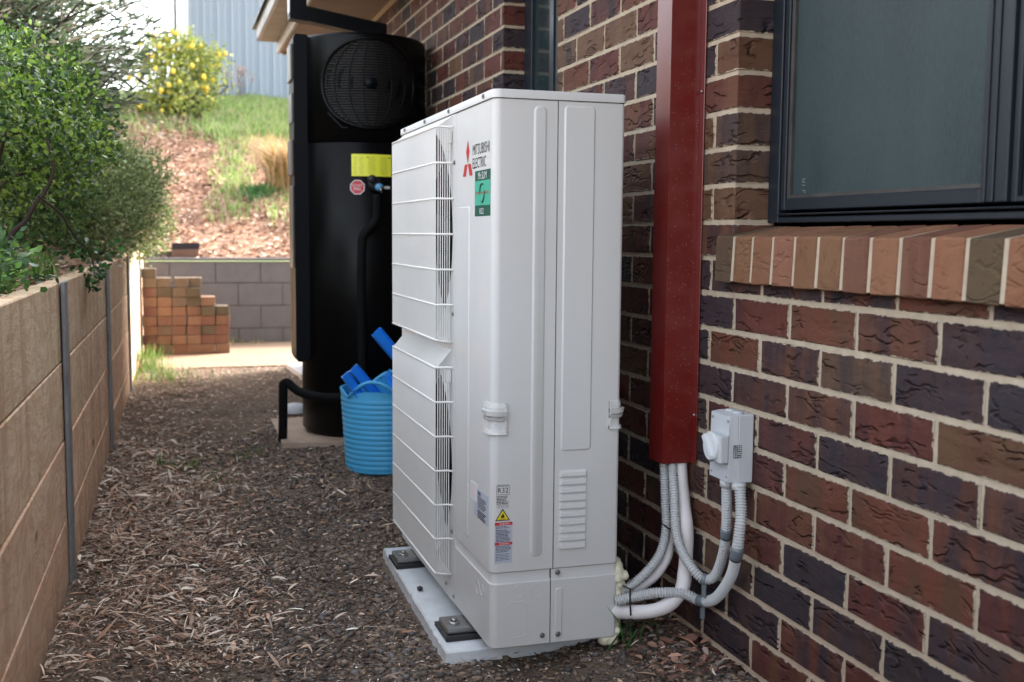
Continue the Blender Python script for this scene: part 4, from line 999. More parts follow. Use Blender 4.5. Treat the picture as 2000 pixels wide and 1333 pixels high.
t = text_mb('DO NOT', cyl(-14.3, 1.291, TR)-tx*.024, tx, EZ, .012, .048, .003); text_mb('DRILL', cyl(-14.3, 1.275, TR)-tx*.018, tx, EZ, .012, .036, .003, mb=t); build('sticker_lettering', t, MT['label_white'], oc)
patch(9, 14.5, 1.283, 1.295, 'label_white', 'white_tag', tank)
patch(17, 24, 1.20, 1.44, 'label_silver', 'grey_label', tank)
vv = MB(); c = cyl(.5, 1.305, TR); vv.tube([c, cyl(.5, 1.305, TR+.03)], .032, 18); vv.tube([cyl(-2.5, 1.325, TR+.01), cyl(-2.5, 1.325, TR+.05)], .02, 14); vl = build('relief_valve', vv, MT['rubber'], tank)
build('valve_cap', MB().tube([cyl(2.5, 1.288, TR+.03), cyl(2.5, 1.288, TR+.065)], [.019, .017], 14), MT['valve_blue'], vl)
build('valve_lever', MB().tube([cyl(2.8, 1.288, TR+.066), cyl(3.5, 1.262, TR+.07)], .005, 6), MT['screw'], vl)
hp = [cyl(1.2, 1.255, TR+.035), cyl(1.2, 1.16, TR+.03), cyl(-1, 1.12, TR+.026), cyl(-9.5, 1.06, TR+.024), cyl(-10.6, 1.0, TR+.024), cyl(-11.2, .85, TR+.024), cyl(-10.7, .38, TR+.024), cyl(-10.7, .30, TR+.03)]
tag(build('lagged_drain_pipe', MB().tube(smooth_path(hp, 60), .0205, 14), MT['hose'], None, hp[0]), 'black foam-lagged pipe running down the front of the black tank from its valve', 'pipe')
hp = [(-.753, 5.32, .06), (-.749, 5.32, .20), (-.747, 5.32, .33), (-.742, 5.32, .352), (-.725, 5.31, .355), (-.69, 5.28, .325), (-.64, 5.22, .308), (-.56, 5.15, .302), (-.45, 5.10, .31), (-.33, 5.13, .31)]
tag(build('lagged_drain_pipe', MB().tube(smooth_path(hp, 70), .0215, 14), MT['hose'], None, hp[0]), 'black foam-lagged pipe bending round the foot of the tank down to its slab', 'pipe')
sb = MB(); sb.prism([(-.765, 5.20, -.02), (-.50, 5.165, -.02), (.0, 5.15, -.02), (.0, 5.93, -.02), (-.757, 5.93, -.02)], (0, 0, .105)); tag(build('concrete_slab', sb, MT['slab'], None, (-.4, 5.5, 0)), 'stained concrete slab under the black tank', 'slab')
tag(build('polystyrene_block', MB().box((-.44, 7.45, .08), (-.2, 8.1, .13), .006, R(3)), MT['polystyrene'], None, (-.3, 7.7, .08)), 'white block lying on the ground behind the black tank', 'block')
tag(build('pipe_cap', MB().lathe([(.07, 0), (.07, .02), (.05, .045), (0, .055)], (-.60, 6.2, .07), 24), MT['polystyrene'], None, (-.60, 6.2, .07)), 'small pale domed cap on the ground behind the tank slab', 'pipe cap')

# ------------------------------------------------------------------ blue tub
BC = (-.345, 4.86); bz = float(gz(-.36, 4.8))-.004
tub = empty('flexible_tub', (*BC, bz)); tag(tub, 'light blue flexible tub with ribbed sides holding blue plastic offcuts', 'tub')
N = 80; mb = MB(); rings = []
prof = [(.155, .0), (.172, .012)]+[(.172+.020*(k/56)+(.0, .0022, .0032, .0022)[k % 4]-.001, .02+k*.0058*.98) for k in range(57)]
def rimh(a):   # rim height: saddles either side of two handle loops
    d = min(abs((a-h_+180) % 360-180) for h_ in (245, 65)); return .375-.03*math.exp(-((d-38)/14)**2)+.0*d
for r_, z in prof: rings.append([(BC[0]+r_*math.cos(R(a)), BC[1]+r_*math.sin(R(a)), bz+min(z, rimh(a)-.004)) for a in np.linspace(0, 360, N, endpoint=False)])
rings.append([(BC[0]+.197*math.cos(R(a)), BC[1]+.197*math.sin(R(a)), bz+rimh(a)) for a in np.linspace(0, 360, N, endpoint=False)])
rings.append([(BC[0]+.187*math.cos(R(a)), BC[1]+.187*math.sin(R(a)), bz+rimh(a)) for a in np.linspace(0, 360, N, endpoint=False)])
rings.append([(BC[0]+.150*math.cos(R(a)), BC[1]+.150*math.sin(R(a)), bz+.01) for a in np.linspace(0, 360, N, endpoint=False)])
mb.add([p for r_ in rings for p in r_], [(i*N+k, i*N+(k+1) % N, (i+1)*N+(k+1) % N, (i+1)*N+k) for i in range(len(rings)-1) for k in range(N)]+[tuple(range(N))[::-1], tuple(range((len(rings)-1)*N, len(rings)*N))], True)
shade(build('body', mb, MT['tub'], tub), 40)
for h0 in (245, 65):
    pts = [(BC[0]+(.194)*math.cos(R(h0+a)), BC[1]+(.194)*math.sin(R(h0+a)), bz+.345+.075*math.cos(R(a/38*90))**1.0) for a in np.linspace(-38, 38, 17)]
    build('handle', MB().tube(pts, .008, 8), MT['tub'], tub)
def offcut(a, b, w_, label, mat='blue'):
    a, b = Vector(a), Vector(b); d = (b-a).normalized(); s_ = d.cross(Vector((.25, -1, .1))).normalized(); n = s_.cross(d); mb = MB(); t = .003
    p = lambda u, v: a+s_*u+n*v
    for q in ([p(-w_, 0), p(w_, 0), p(w_, t), p(-w_, t)], [p(-w_, t), p(-w_+t, t), p(-w_+t, w_*.8), p(-w_, w_*.8)], [p(w_-t, t), p(w_, t), p(w_, w_*.8), p(w_-t, w_*.8)]): mb.quadbox(q, b-a)
    tag(build('plastic_offcut', mb, MT[mat], None, a), label, 'offcut', 'blue plastic offcuts in the tub')
offcut((-.36, 4.80, .20), (-.545, 4.72, .465), .020, 'bright blue channel offcut leaning furthest left over the rim of the tub')
offcut((-.30, 4.83, .25), (-.50, 4.78, .485), .022, 'bright blue channel offcut leaning left just inside another one')
offcut((-.10, 4.90, .30), (-.385, 4.86, .635), .026, 'tall bright blue channel offcut sticking highest out of the tub')
offcut((-.25, 4.72, .25), (-.30, 4.95, .42), .03, 'blue offcut lying inside the tub beside the guard of the white unit')
for (c_, l_) in (((-.33, 4.95, .40), 'pale blue pointed plastic scrap standing up at the back of the tub'), ((-.24, 4.93, .39), 'pale blue pointed plastic scrap beside the unit in the tub')):
    c = Vector(c_); mb = MB().prism([c+Vector(q) for q in ((-.10, 0, -.14), (.08, .01, -.14), (.075, .012, .01), (.045, .008, .0), (.03, 0, .055), (-.01, 0, .01), (-.09, -.005, -.01))], (0, .004, 0)); tag(build('plastic_scrap', mb, MT['cyan'], None, c), l_, 'plastic scrap', 'pale blue scraps in the tub')

# ------------------------------------------------------------------ stacked loose bricks
PAL['l'] = [((.40, .22, .14), (.42, .25, .16)), ((.34, .18, .12), (.37, .21, .14)), ((.30, .22, .15), (.28, .20, .14)), ((.43, .24, .15), (.40, .22, .14)), ((.31, .15, .11), (.34, .18, .13))]
PAL['g'] = [((.19, .15, .10), (.21, .16, .11))]; PAL['k'] = [((.05, .042, .05), (.06, .045, .05))]
x0p, z0p = -1.462, .108; heights = [9, 8, 8, 8, 6, 5]
ordn = ['bottom', 'second', 'third', 'fourth', 'fifth', 'sixth', 'seventh', 'eighth', 'topmost']; coln = ['first', 'second', 'third', 'fourth', 'fifth', 'sixth']
for c_ in range(6):
    for r_ in range(heights[c_]):
        kd = 'g' if random.random() < .14 or (c_, r_) in ((0, 8), (5, 4), (3, 6)) else 'l'
        me = brick_mesh(.1062, kd, random.randrange(5), .23, .0732, 'loosebrick', .003)
        jx, jy = random.uniform(-.004, .004), random.uniform(-.012, .012)
        if (c_, r_) == (3, 6): jy -= .03
        if (c_, r_) == (2, 7): jx += .02
        if (c_, r_) == (3, 7): jx += .012; jy += .04
        o = link('loose_brick', me, None, None, (x0p+.1095*c_+.0547+c_*.0015+jx, 9.22+jy, z0p+.0375+r_*.0757)); o.rotation_euler = (0, 0, R(90+random.uniform(-1.6, 1.6)))
        tone = 'olive-brown' if kd == 'g' else 'orange-red'
        tag(o, f'{tone} loose brick in the {ordn[r_]} layer, {coln[c_]} column from the sleeper wall', 'brick', 'loose bricks stacked in the corner')
for nm, kd, p, rz, lb in (('loose_brick', 'l', (-1.115, 10.2, .888), 0, 'orange loose brick on the block wall under a dark brick'), ('loose_brick', 'k', (-1.11, 10.2, .954), .03, 'dark brick lying on an orange brick above the block wall'),
                      ('loose_brick', 'g', (-1.33, 10.2, .868), .25, 'brown loose brick lying flat among mulch left of the dark brick')):
    me = brick_mesh(.23, kd, 1 if kd == 'l' else 0, .11, .0755 if kd != 'k' else .055, 'loosebrick', .003); o = link(nm, me, None, None, p); o.rotation_euler = (0, 0, R(90)+rz); tag(o, lb, 'brick', 'loose bricks on the bank')

# ------------------------------------------------------------------ vegetation helpers (numpy)
def rot_frames(n, dirs, roll=None):
    d = dirs/np.linalg.norm(dirs, axis=1, keepdims=True); r = rng.normal(size=(n, 3)); s = np.cross(d, r); s /= np.linalg.norm(s, axis=1, keepdims=True)+1e-9; return d, s, np.cross(s, d)
LEAF_OVAL = np.array([(0, 0, 0), (.28, .36, .06), (.68, .42, .07), (1, 0, -.04), (.68, -.42, .07), (.28, -.36, .06), (.5, 0, 0)])
OV_F = np.array([(0, 6, 1), (1, 6, 2), (2, 6, 3), (3, 6, 4), (4, 6, 5), (5, 6, 0)])
STRIP = np.array([(0, 0, 0), (.33, .5, .05), (.33, -.5, .05), (.7, .38, .03), (.7, -.38, .03), (1, 0, -.06)])
STRIP_C = np.array([(0, 0, 0), (.33, .62, .06), (.33, -.28, .06), (.7, .55, .05), (.7, -.2, .05), (1, -.35, -.08)])
ST_F = np.array([(0, 2, 1), (1, 2, 3), (2, 4, 3), (3, 4, 5)])
def leaves(P, D, L, W, cols, shape=LEAF_OVAL, faces=OV_F, side=None):
    n = len(P); d, s, u = rot_frames(n, D)
    if side is not None: s = side/np.linalg.norm(side, axis=1, keepdims=True); u = np.cross(s, d)
    L = np.broadcast_to(L, n)[:, None, None]; W = np.broadcast_to(W, n)[:, None, None]
    V = P[:, None]+d[:, None]*shape[None, :, :1]*L+s[:, None]*shape[None, :, 1:2]*W+u[:, None]*shape[None, :, 2:]*L
    F = faces[None]+(np.arange(n)*len(shape))[:, None, None]
    return V.reshape(-1, 3), F.reshape(-1, 3), np.repeat(cols, len(faces), 0)
def pick(n, pal, jit=.28):
    pal = np.array(pal); c = pal[rng.integers(0, len(pal), n)]; return np.clip(c*(1+rng.normal(0, jit, (n, 1))), .003, 1)
def flatdirs(n, up=.25):
    a = rng.uniform(0, 2*np.pi, n); return np.stack([np.cos(a), np.sin(a), rng.normal(0, up, n)], 1)

# ------------------------------------------------------------------ leaf litter, gravel
def scatter(n, x0, x1, y0, y1, dens):
    out = []
    while sum(map(len, out)) < n:
        # more density close to the camera so pieces keep a similar cover
        p = np.stack([rng.uniform(x0, x1, n*2), rng.uniform(y0, y1, n*2)], 1); k = rng.uniform(size=len(p)) < dens(p[:, 0], p[:, 1]); out.append(p[k])
    return np.concatenate(out)[:n]
def notpad(x, y): return ~((x > -.625) & (x < -.14) & (y > 2.585) & (y < 3.54)) & ~((x > -.77) & (y > 5.17) & (y < 5.94)) & ~((x+.345)**2+(y-4.86)**2 < .165**2)
LIT = [(.46, .33, .235), (.55, .42, .31), (.38, .22, .14), (.24, .13, .085), (.42, .25, .16), (.70, .58, .47), (.29, .205, .15), (.16, .09, .06), (.42, .33, .26), (.09, .055, .042), (.14, .085, .06), (.22, .145, .105), (.62, .53, .44)]
def dl(x, y):
    left = sstep(-.85, -1.3, x)*.95+.05+.10*sstep(4., 5.5, y); n = .6*vnoise(x, y, 2.6, 11)+.4*vnoise(x, y, 8, 12)
    return np.where(notpad(x, y), left*np.clip(.04+1.7*(n-.22), .03, 1)*np.where(y < 5, 1, .55), 0)
def litter(name, n, y0, y1, L0, L1, lab_w, dens=dl, pal=LIT, shape=STRIP, faces=ST_F, lift=.012, wr=(.12, .3), x0=-1.56, x1=.0, tilt=.28, gf=gz):
    p = scatter(n, x0, x1, y0, y1, dens); z = gf(p[:, 0], p[:, 1])+rng.uniform(.001, lift, n)
    D = flatdirs(n, tilt); D[:, 0] *= 1.3
    L = rng.uniform(L0, L1, n)**1.0; W = L*rng.uniform(*wr, n)
    side = np.cross(D, np.stack([rng.normal(0, .35, n), rng.normal(0, .35, n), np.ones(n)], 1))
    P = np.stack([p[:, 0], p[:, 1], z], 1)-D/np.linalg.norm(D, axis=1, keepdims=True)*L[:, None]*.5*np.array([1, 1, .3])
    V, F, C = leaves(P, D, L, W, pick(n, pal), shape, faces, side)
    return V, F, C
def stuff(name, parts, mat, label, cat, **kw):
    V, F, C, o = [], [], [], 0
    for v, f, c in parts: V.append(v); F.append(f+o); C.append(c); o += len(v)
    ob = npmesh(name, np.concatenate(V), np.concatenate(F), mat, np.concatenate(C), **kw); tag(ob, label, cat, None, 'stuff'); return ob
stuff('leaf_litter', [litter('a', 17000, 1.9, 8.2, .007, .036, 0), litter('b', 13000, 1.9, 4.6, .005, .022, 0), litter('c', 1500, 1.9, 5.5, .03, .075, 0, wr=(.06, .17), lift=.02, tilt=.3), litter('k', 420, 1.9, 5.5, .03, .07, 0, wr=(.12, .25), lift=.03, tilt=.5, pal=[(.70, .60, .50), (.58, .47, .38), (.5, .34, .24)]), litter('q', 4500, 1.9, 5.5, .015, .048, 0, wr=(.10, .24), lift=.02, tilt=.35, shape=STRIP_C),
                      litter('d', 1200, 1.9, 8.2, .06, .14, 0, wr=(.02, .045), lift=.02), litter('e', 9000, 4.5, 8.2, .008, .03, 0, dens=lambda x, y: np.where(notpad(x, y), .6, 0)),
                      litter('h', 16000, 1.9, 5, .004, .014, 0, dens=lambda x, y: np.where(notpad(x, y), .6, 0), wr=(.2, .6), lift=.008)],
      MT['litter'], 'dry brown and grey gum leaves and bark chips covering the path between the walls', 'leaf litter')
# gravel stones
def stones(n, y0, y1, x0, x1, r0, r1, dens, pal, gf=gz, sink=.35):
    bm = bmesh.new(); bmesh.ops.create_icosphere(bm, subdivisions=1, radius=1); bv = np.array([v.co[:] for v in bm.verts]); bf = np.array([[v.index for v in f.verts] for f in bm.faces]); bm.free()
    p = scatter(n, x0, x1, y0, y1, dens); r = rng.uniform(r0, r1, n); r = r0+(r1-r0)*rng.uniform(size=n)**2.2
    k = len(bv); J = 1+rng.normal(0, .28, (n, k, 1)); ang = rng.uniform(0, 6.28, n); c, s = np.cos(ang), np.sin(ang)
    B = bv[None]*J*np.stack([np.ones(n), rng.uniform(.6, .95, n), rng.uniform(.35, .65, n)], 1)[:, None]
    X = B[..., 0]*c[:, None]-B[..., 1]*s[:, None]; Y = B[..., 0]*s[:, None]+B[..., 1]*c[:, None]
    V = np.stack([X, Y, B[..., 2]], -1)*r[:, None, None]+np.stack([p[:, 0], p[:, 1], gf(p[:, 0], p[:, 1])+r*sink], 1)[:, None]
    F = bf[None]+(np.arange(n)*k)[:, None, None]; return V.reshape(-1, 3), F.reshape(-1, 3), np.repeat(pick(n, pal, .25), len(bf), 0)
GR = [(.17, .13, .10), (.24, .19, .15), (.12, .095, .078), (.17, .16, .155), (.28, .20, .145), (.095, .078, .068)]
def dg(x, y):
    near = np.exp(-((x+.72)/.35)**2)*(.4+.6*(y < 4.2)); rgt = sstep(-.3, -.1, x)*.4; return np.where(notpad(x, y), np.clip(.3+near+rgt, 0, 1)*(.4+.8*vnoise(x, y, 4, 21))*(1-sstep(-1., -1.35, x)*.8), 0)
stuff('gravel', [stones(17000, 1.9, 5.6, -1.5, .0, .003, .0125, dg, GR), stones(16000, 1.9, 4.2, -1.5, .0, .0015, .005, dg, GR)], MT['stone'], 'small dark brown gravel stones around the mounting pad', 'gravel')
# chips, leaves and green blades at the foot of the wall under the pipes
chips = [litter('f', 260, 2.2, 2.75, .012, .04, 0, dens=lambda x, y: np.where((x > -.2) & notpad(x, y), 1, 0), pal=[(.22, .11, .08), (.30, .17, .12), (.15, .08, .06), (.26, .2, .16)], wr=(.35, .7), lift=.03, x0=-.2, x1=-.005, shape=LEAF_OVAL, faces=OV_F)]
stuff('bark_chips', chips, MT['litter'], 'reddish bark chips and dry leaves at the foot of the brick wall under the pipes', 'bark chips')
def single_leaf(p, d, L, W, col, label):
    V, F, C = leaves(np.array([p]), np.array([d], float), L, W, np.array([col]), side=np.cross(np.array([d], float), [[.3, .1, 1.]])); o = npmesh('dry_leaf', V, F, MT['litter'], C, None, p); tag(o, label, 'leaf'); return o
single_leaf((-.075, 2.43, .075), (.12, -.30, -.03), .085, .016, (.45, .22, .14), 'long orange-brown dry leaf lying below the grey conduits by the wall')
single_leaf((-.235, 2.30, .045), (.15, -.05, -.02), .062, .014, (.50, .34, .24), 'curled pale dry leaf in front of the foam at the corner of the unit')
def blades(P, h, w_, pal, lean=.35, n_seg=3):
    n = len(P); a = rng.uniform(0, 6.28, n); H = np.broadcast_to(h, n)*rng.uniform(.6, 1.2, n); ln = H*rng.uniform(.1, 1, n)*lean*2
    dx, dy = np.cos(a)*ln, np.sin(a)*ln; b = rng.uniform(0, 6.28, n); sx, sy = np.cos(b)*w_/2, np.sin(b)*w_/2
    V = np.zeros((n, 5, 3)); V[:, 0] = P+np.stack([sx, sy, 0*a], 1); V[:, 1] = P-np.stack([sx, sy, 0*a], 1)
    m_ = P+np.stack([dx*.35, dy*.35, H*.6], 1); V[:, 2] = m_+np.stack([sx, sy, 0*a], 1)*.8; V[:, 3] = m_-np.stack([sx, sy, 0*a], 1)*.8; V[:, 4] = P+np.stack([dx, dy, H*.95], 1)
    F = np.array([(0, 1, 3), (0, 3, 2), (2, 3, 4)])[None]+(np.arange(n)*5)[:, None, None]; return V.reshape(-1, 3), F.reshape(-1, 3), np.repeat(pick(n, pal, .2), 3, 0)
GG = [(.07, .17, .03), (.10, .22, .04), (.05, .13, .03), (.14, .24, .06)]
pk = np.stack([rng.normal(-.2, .025, 12), rng.normal(2.52, .03, 12), np.full(12, .03)], 1)
V, F, C = blades(pk+[.02, -.04, 0], .11, .006, [(.035, .10, .03), (.05, .13, .04)], .75); tag(npmesh('grass_clump', V, F, MT['grass'], C, None, (-.2, 2.5, .03)), 'sparse dark green grass blades under the pipes beside the unit', 'grass')
def clump(x, y, n, sp_, h, lab, pal=GG, lean=.5, w_=.005, gf=gz, name='weed', cat='weed'):
    xs, ys = rng.normal(x, sp_, n), rng.normal(y, sp_, n); V, F, C = blades(np.stack([xs, ys, gf(xs, ys)], 1), h, w_, pal, lean); tag(npmesh(name, V, F, MT['grass'], C, None, (x, y, float(gf(x, y)))), lab, cat, None, 'stuff' if n < 20 else None); return
clump(-1.24, 5.0, 45, .05, .05, 'small green weed in the leaf litter nearer the sleeper wall', lean=.9)
clump(-1.12, 4.75, 40, .06, .04, 'small flat green weed in the middle of the leaf litter', lean=1.0)
clump(-.93, 5.15, 14, .03, .06, 'thin green leaves lying in front of the tank slab', lean=1.2)
clump(-1.42, 8.05, 160, .06, .20, 'bright green grass tuft at the foot of the sleeper wall beside the concrete path', lean=.35)
clump(-1.30, 7.6, 200, .14, .10, 'low mixed weeds near the path end of the sleeper wall', pal=GG+[(.3, .24, .14)], lean=.8)
clump(-.86, 9.95, 120, .10, .08, 'dry grass tuft against the block wall right of the brick stack', pal=[(.4, .36, .2), (.3, .3, .14), (.12, .2, .06)], lean=.6, gf=lambda x, y: np.asarray(x)*0+.10)
clump(-.55, 9.97, 60, .10, .04, 'small dry grass tuft along the foot of the block wall', pal=[(.4, .36, .2), (.12, .2, .06)], lean=.6, gf=lambda x, y: np.asarray(x)*0+.10)
# dry twigs
for (a, b, r_, lb) in (((-1.42, 3.95), (-1.0, 3.30), .0035, 'long thin brown twig lying across the leaf litter'), ((-1.28, 3.55), (-1.02, 3.48), .003, 'short pale straight twig in the leaf litter'), ((-.92, 2.62), (-.66, 3.02), .003, 'thin twig lying on the soil left of the mounting pad'), ((-.86, 3.3), (-.64, 3.14), .0028, 'reddish twig lying on the gravel beside the pad')):
    pts = []
    for k in range(9):
        t_ = k/8; x = a[0]+(b[0]-a[0])*t_+.02*math.sin(t_*3+r_*900); y = a[1]+(b[1]-a[1])*t_; pts.append((x, y, float(gz(x, y))+.013+.006*math.sin(t_*5)))
    tag(build('twig', MB().tube(pts, [r_*(1-.5*k/8) for k in range(9)], 6), MT['bark'], None, pts[0]), lb, 'twig')
# mulch on bed and hillside
def dens1(x, y): return np.ones_like(x)
MU = [(.50, .33, .23), (.38, .21, .14), (.58, .42, .32), (.24, .12, .08), (.46, .29, .20), (.66, .53, .43)]
def bedf(x, y): return bedz(x, y)
stuff('bed_mulch', [litter('m', 6000, 2.0, 7.5, .012, .04, 0, dens=lambda x, y: (x < wallx(y)-.03)*1., pal=[(.36, .28, .22), (.28, .19, .14), (.45, .36, .3), (.2, .12, .09), (.3, .24, .19)], wr=(.2, .5), x0=-2.5, x1=-1.5, gf=bedf, lift=.03)], MT['litter'], 'bark mulch on the garden bed behind the sleeper wall', 'mulch')
def gmask(x, y):   # where grass grows on the bank
    v = vnoise(x, y, 1.1, 31); c = sstep(12.9, 13.6, y)*np.clip(sstep(-.95, -.6, x)+.06, 0, 1)
    strip = np.exp(-((x+.62-(y-11.5)*.06)/.16)**2)*sstep(10.9, 11.2, y)*.9; rt_ = sstep(-.45, -.2, x)*sstep(10.6, 11.0, y)*(1-sstep(11.2, 11.8, y))*.5
    return np.clip(c+strip+rt_, 0, 1)*(.5+.6*v)
stuff('hillside_mulch', [litter('n', 16000, 10.13, 15, .02, .06, 0, dens=lambda x, y: 1-.8*gmask(x, y), pal=MU, wr=(.25, .6), x0=-2.2, x1=.6, gf=hill, lift=.03)], MT['litter'], 'pinkish bark mulch chips spread over the sunny bank', 'mulch')
p = scatter(17000, -2.6, .9, 10.6, 17, gmask); z = hill(p[:, 0], p[:, 1]); hgt = np.where(p[:, 1] > 13.2, .16, .09)
V, F, C = blades(np.stack([p[:, 0], p[:, 1], z], 1), hgt, .011, [(.18, .33, .07), (.24, .40, .10), (.12, .24, .05), (.34, .42, .18), (.42, .40, .24), (.36, .32, .2)], .6)
tag(npmesh('hillside_grass', V, F, MT['grass'], C), 'bright green grass patches on the bank below the shed', 'grass', None, 'stuff')
clump(-.36, 11.6, 150, .10, .10, 'small dark green weed on the bank between the grass and the dry tussock', pal=[(.05, .16, .05), (.08, .2, .06)], lean=.8, w_=.02, gf=hill)
for nm, x, y, n_l, sp_, h_, pal, lab in (('dry_tussock', -.06, 11.7, 1500, .16, .52, [(.5, .36, .2), (.42, .28, .15), (.58, .44, .28), (.34, .25, .08), (.22, .2, .06)], 'golden dry grass tussock on the bank beside the black tank'),):
    xs, ys = rng.normal(x, sp_*.5, n_l), rng.normal(y, sp_*.5, n_l); V, F, C = blades(np.stack([xs, ys, hill(xs, ys)], 1), h_, .008, pal, .55); tag(npmesh(nm, V, F, MT['grass'], C, None, (x, y, float(hill(x, y)))), lab, 'grass tussock')
for k, (x, y, lab) in enumerate(((-.30, 16.2, 'tall seeding weed with reddish tips near the shed, right of the two'), (-.62, 16.0, 'thin yellow flowering weed in front of the shed wall'))):
    g_ = empty('tall_weed', (x, y, float(hill(x, y)))); tag(g_, lab, 'weed'); n = 14; P0_ = np.stack([rng.normal(x, .08, n), rng.normal(y, .05, n), hill(np.full(n, x), np.full(n, y))], 1)
    mbx = MB(); tips = []
    for q in P0_:
        tip = q+np.array([rng.normal(0, .08), 0, rng.uniform(.25, .55)]); mbx.tube([q, (q+tip)/2+np.array([.01, 0, 0]), tip], .004, 4); tips.append(tip)
    build('stem', mbx, MT['bark'], g_); tp = np.repeat(np.array(tips), 30, 0)+rng.normal(0, .035, (n*30, 3))
    V, F, C = leaves(tp, rng.normal(size=(n*30, 3)), .022, .014, pick(n*30, [(.45, .28, .2), (.5, .36, .25)] if k == 0 else [(.7, .65, .1), (.2, .3, .08)])); tag(npmesh('seed_heads', V, F, MT['leafdull'], C, g_), kind='stuff')

# ------------------------------------------------------------------ shrubs
def tree_branches(mb, base, tips, r0=.02, wob=.05, seg=6):
    for t in tips:
        b = Vector(base)+Vector((random.uniform(-.04, .04), random.uniform(-.04, .04), 0)); t = Vector(t); pts = []
        for k in range(6):
            q = k/5; p = b.lerp(t, q)+Vector((random.uniform(-wob, wob), random.uniform(-wob, wob), random.uniform(-wob, wob)+wob*1.5*math.sin(q*3.1)))*(0 < k < 5); pts.append(p)
        mb.tube(smooth_path(pts, 15), [r0*(1-.8*k/15) for k in range(16)], seg)
def blob_pts(n, blobs, shell=.55):
    out = []; W_ = np.array([b[3]*b[4]*b[5] for b in blobs])**.8; idx = rng.choice(len(blobs), n, p=W_/W_.sum()); B = np.array(blobs)[idx]
    d = rng.normal(size=(n, 3)); d /= np.linalg.norm(d, axis=1, keepdims=True); r = rng.uniform(size=n)**(1/3); r = np.where(rng.uniform(size=n) < shell, rng.uniform(.8, 1.06, n), r)
    return B[:, :3]+d*B[:, 3:6]*r[:, None], d
# 1: near glossy shrub
sh = empty('glossy_shrub', (-2.1, 3.9, 1.0)); tag(sh, 'large shrub with bright glossy rounded leaves overhanging the near end of the sleeper wall', 'shrub')
B1 = [(-1.95, 3.9, 1.58, .30, .45, .17), (-1.70, 3.75, 1.52, .20, .30, .16), (-2.1, 4.0, 1.42, .42, .6, .30), (-1.60, 3.95, 1.43, .17, .35, .17), (-2.0, 3.8, 1.32, .26, .4, .15), (-1.72, 4.35, 1.36, .22, .45, .20), (-2.2, 4.7, 1.4, .5, .6, .42), (-1.78, 3.3, 1.48, .16, .25, .18), (-1.58, 4.2, 1.38, .14, .3, .10)]
mb = MB(); tree_branches(mb, (-2.0, 4.1, .95), [(-1.72, 3.7, 1.58), (-1.6, 4.0, 1.45), (-1.85, 3.6, 1.7), (-2.2, 3.9, 1.7), (-1.66, 4.4, 1.3), (-1.95, 3.3, 1.5), (-2.3, 4.3, 1.6), (-1.7, 3.5, 1.35)], .017); 
for pth_, r_ in (([(-1.76, 3.8, 1.0), (-1.725, 3.8, 1.066), (-1.69, 3.8, 1.10), (-1.654, 3.8, 1.163), (-1.625, 3.8, 1.20), (-1.60, 3.78, 1.27), (-1.62, 3.8, 1.36)], .009), ([(-1.80, 3.7, .98), (-1.76, 3.7, 1.12), (-1.775, 3.7, 1.22), (-1.74, 3.72, 1.33)], .007),
                 ([(-1.90, 3.6, .98), (-1.83, 3.6, 1.10), (-1.80, 3.6, 1.2), (-1.84, 3.6, 1.32)], .010), ([(-1.85, 3.0, 1.36), (-1.78, 3.0, 1.41), (-1.70, 3.05, 1.44), (-1.66, 3.1, 1.48)], .0045), ([(-1.85, 3.0, 1.33), (-1.75, 3.0, 1.355), (-1.66, 3.05, 1.36)], .004)):
    sp_ = smooth_path(pth_, 24); mb.tube(sp_, [r_*(1-.55*k/len(sp_)) for k in range(len(sp_))], 8)
build('branches', mb, MT['bark'], sh)
n = 30000; P, D = blob_pts(n, B1, .45); tw = rng.integers(0, 1700, n); ctr = P[:1700]; P = np.where(rng.uniform(size=(n, 1)) < .8, ctr[tw]+rng.normal(0, .026, (n, 3)), P)
dirs = rng.normal(size=(n, 3))+D*.6+[0, 0, .35]; cols = pick(n, [(.07, .155, .025), (.045, .095, .02), (.13, .25, .035), (.024, .055, .016), (.21, .35, .05), (.05, .11, .025), (.018, .045, .014), (.27, .40, .08)], .2)
L = rng.uniform(.011, .025, n); V, F, C = leaves(P, dirs, L, L*.68, cols)
NL = 7; NF = 6
pr = (P-camv)@Rm.T; uu = 1000+2150*pr[:, 0]/pr[:, 2]; vv_ = 666-2150*pr[:, 1]/pr[:, 2]; inv = (uu > 0) & (uu < 300) & (vv_ > 0)
order = np.argsort(np.where(inv, pr[:, 2], 99))[:300]
mask = np.ones(n, bool); mask[order] = False
Vr = V.reshape(n, NL, 3); Cr = C.reshape(n, NF, 3)
keep = np.where(mask)[0]; tag(npmesh('foliage', Vr[keep].reshape(-1, 3), (OV_F[None]+(np.arange(len(keep))*NL)[:, None, None]).reshape(-1, 3), MT['leaf'], Cr[keep].reshape(-1, 3), sh), kind='stuff')
for i in order: npmesh('leaf', Vr[i], OV_F, MT['leaf'], Cr[i], sh)
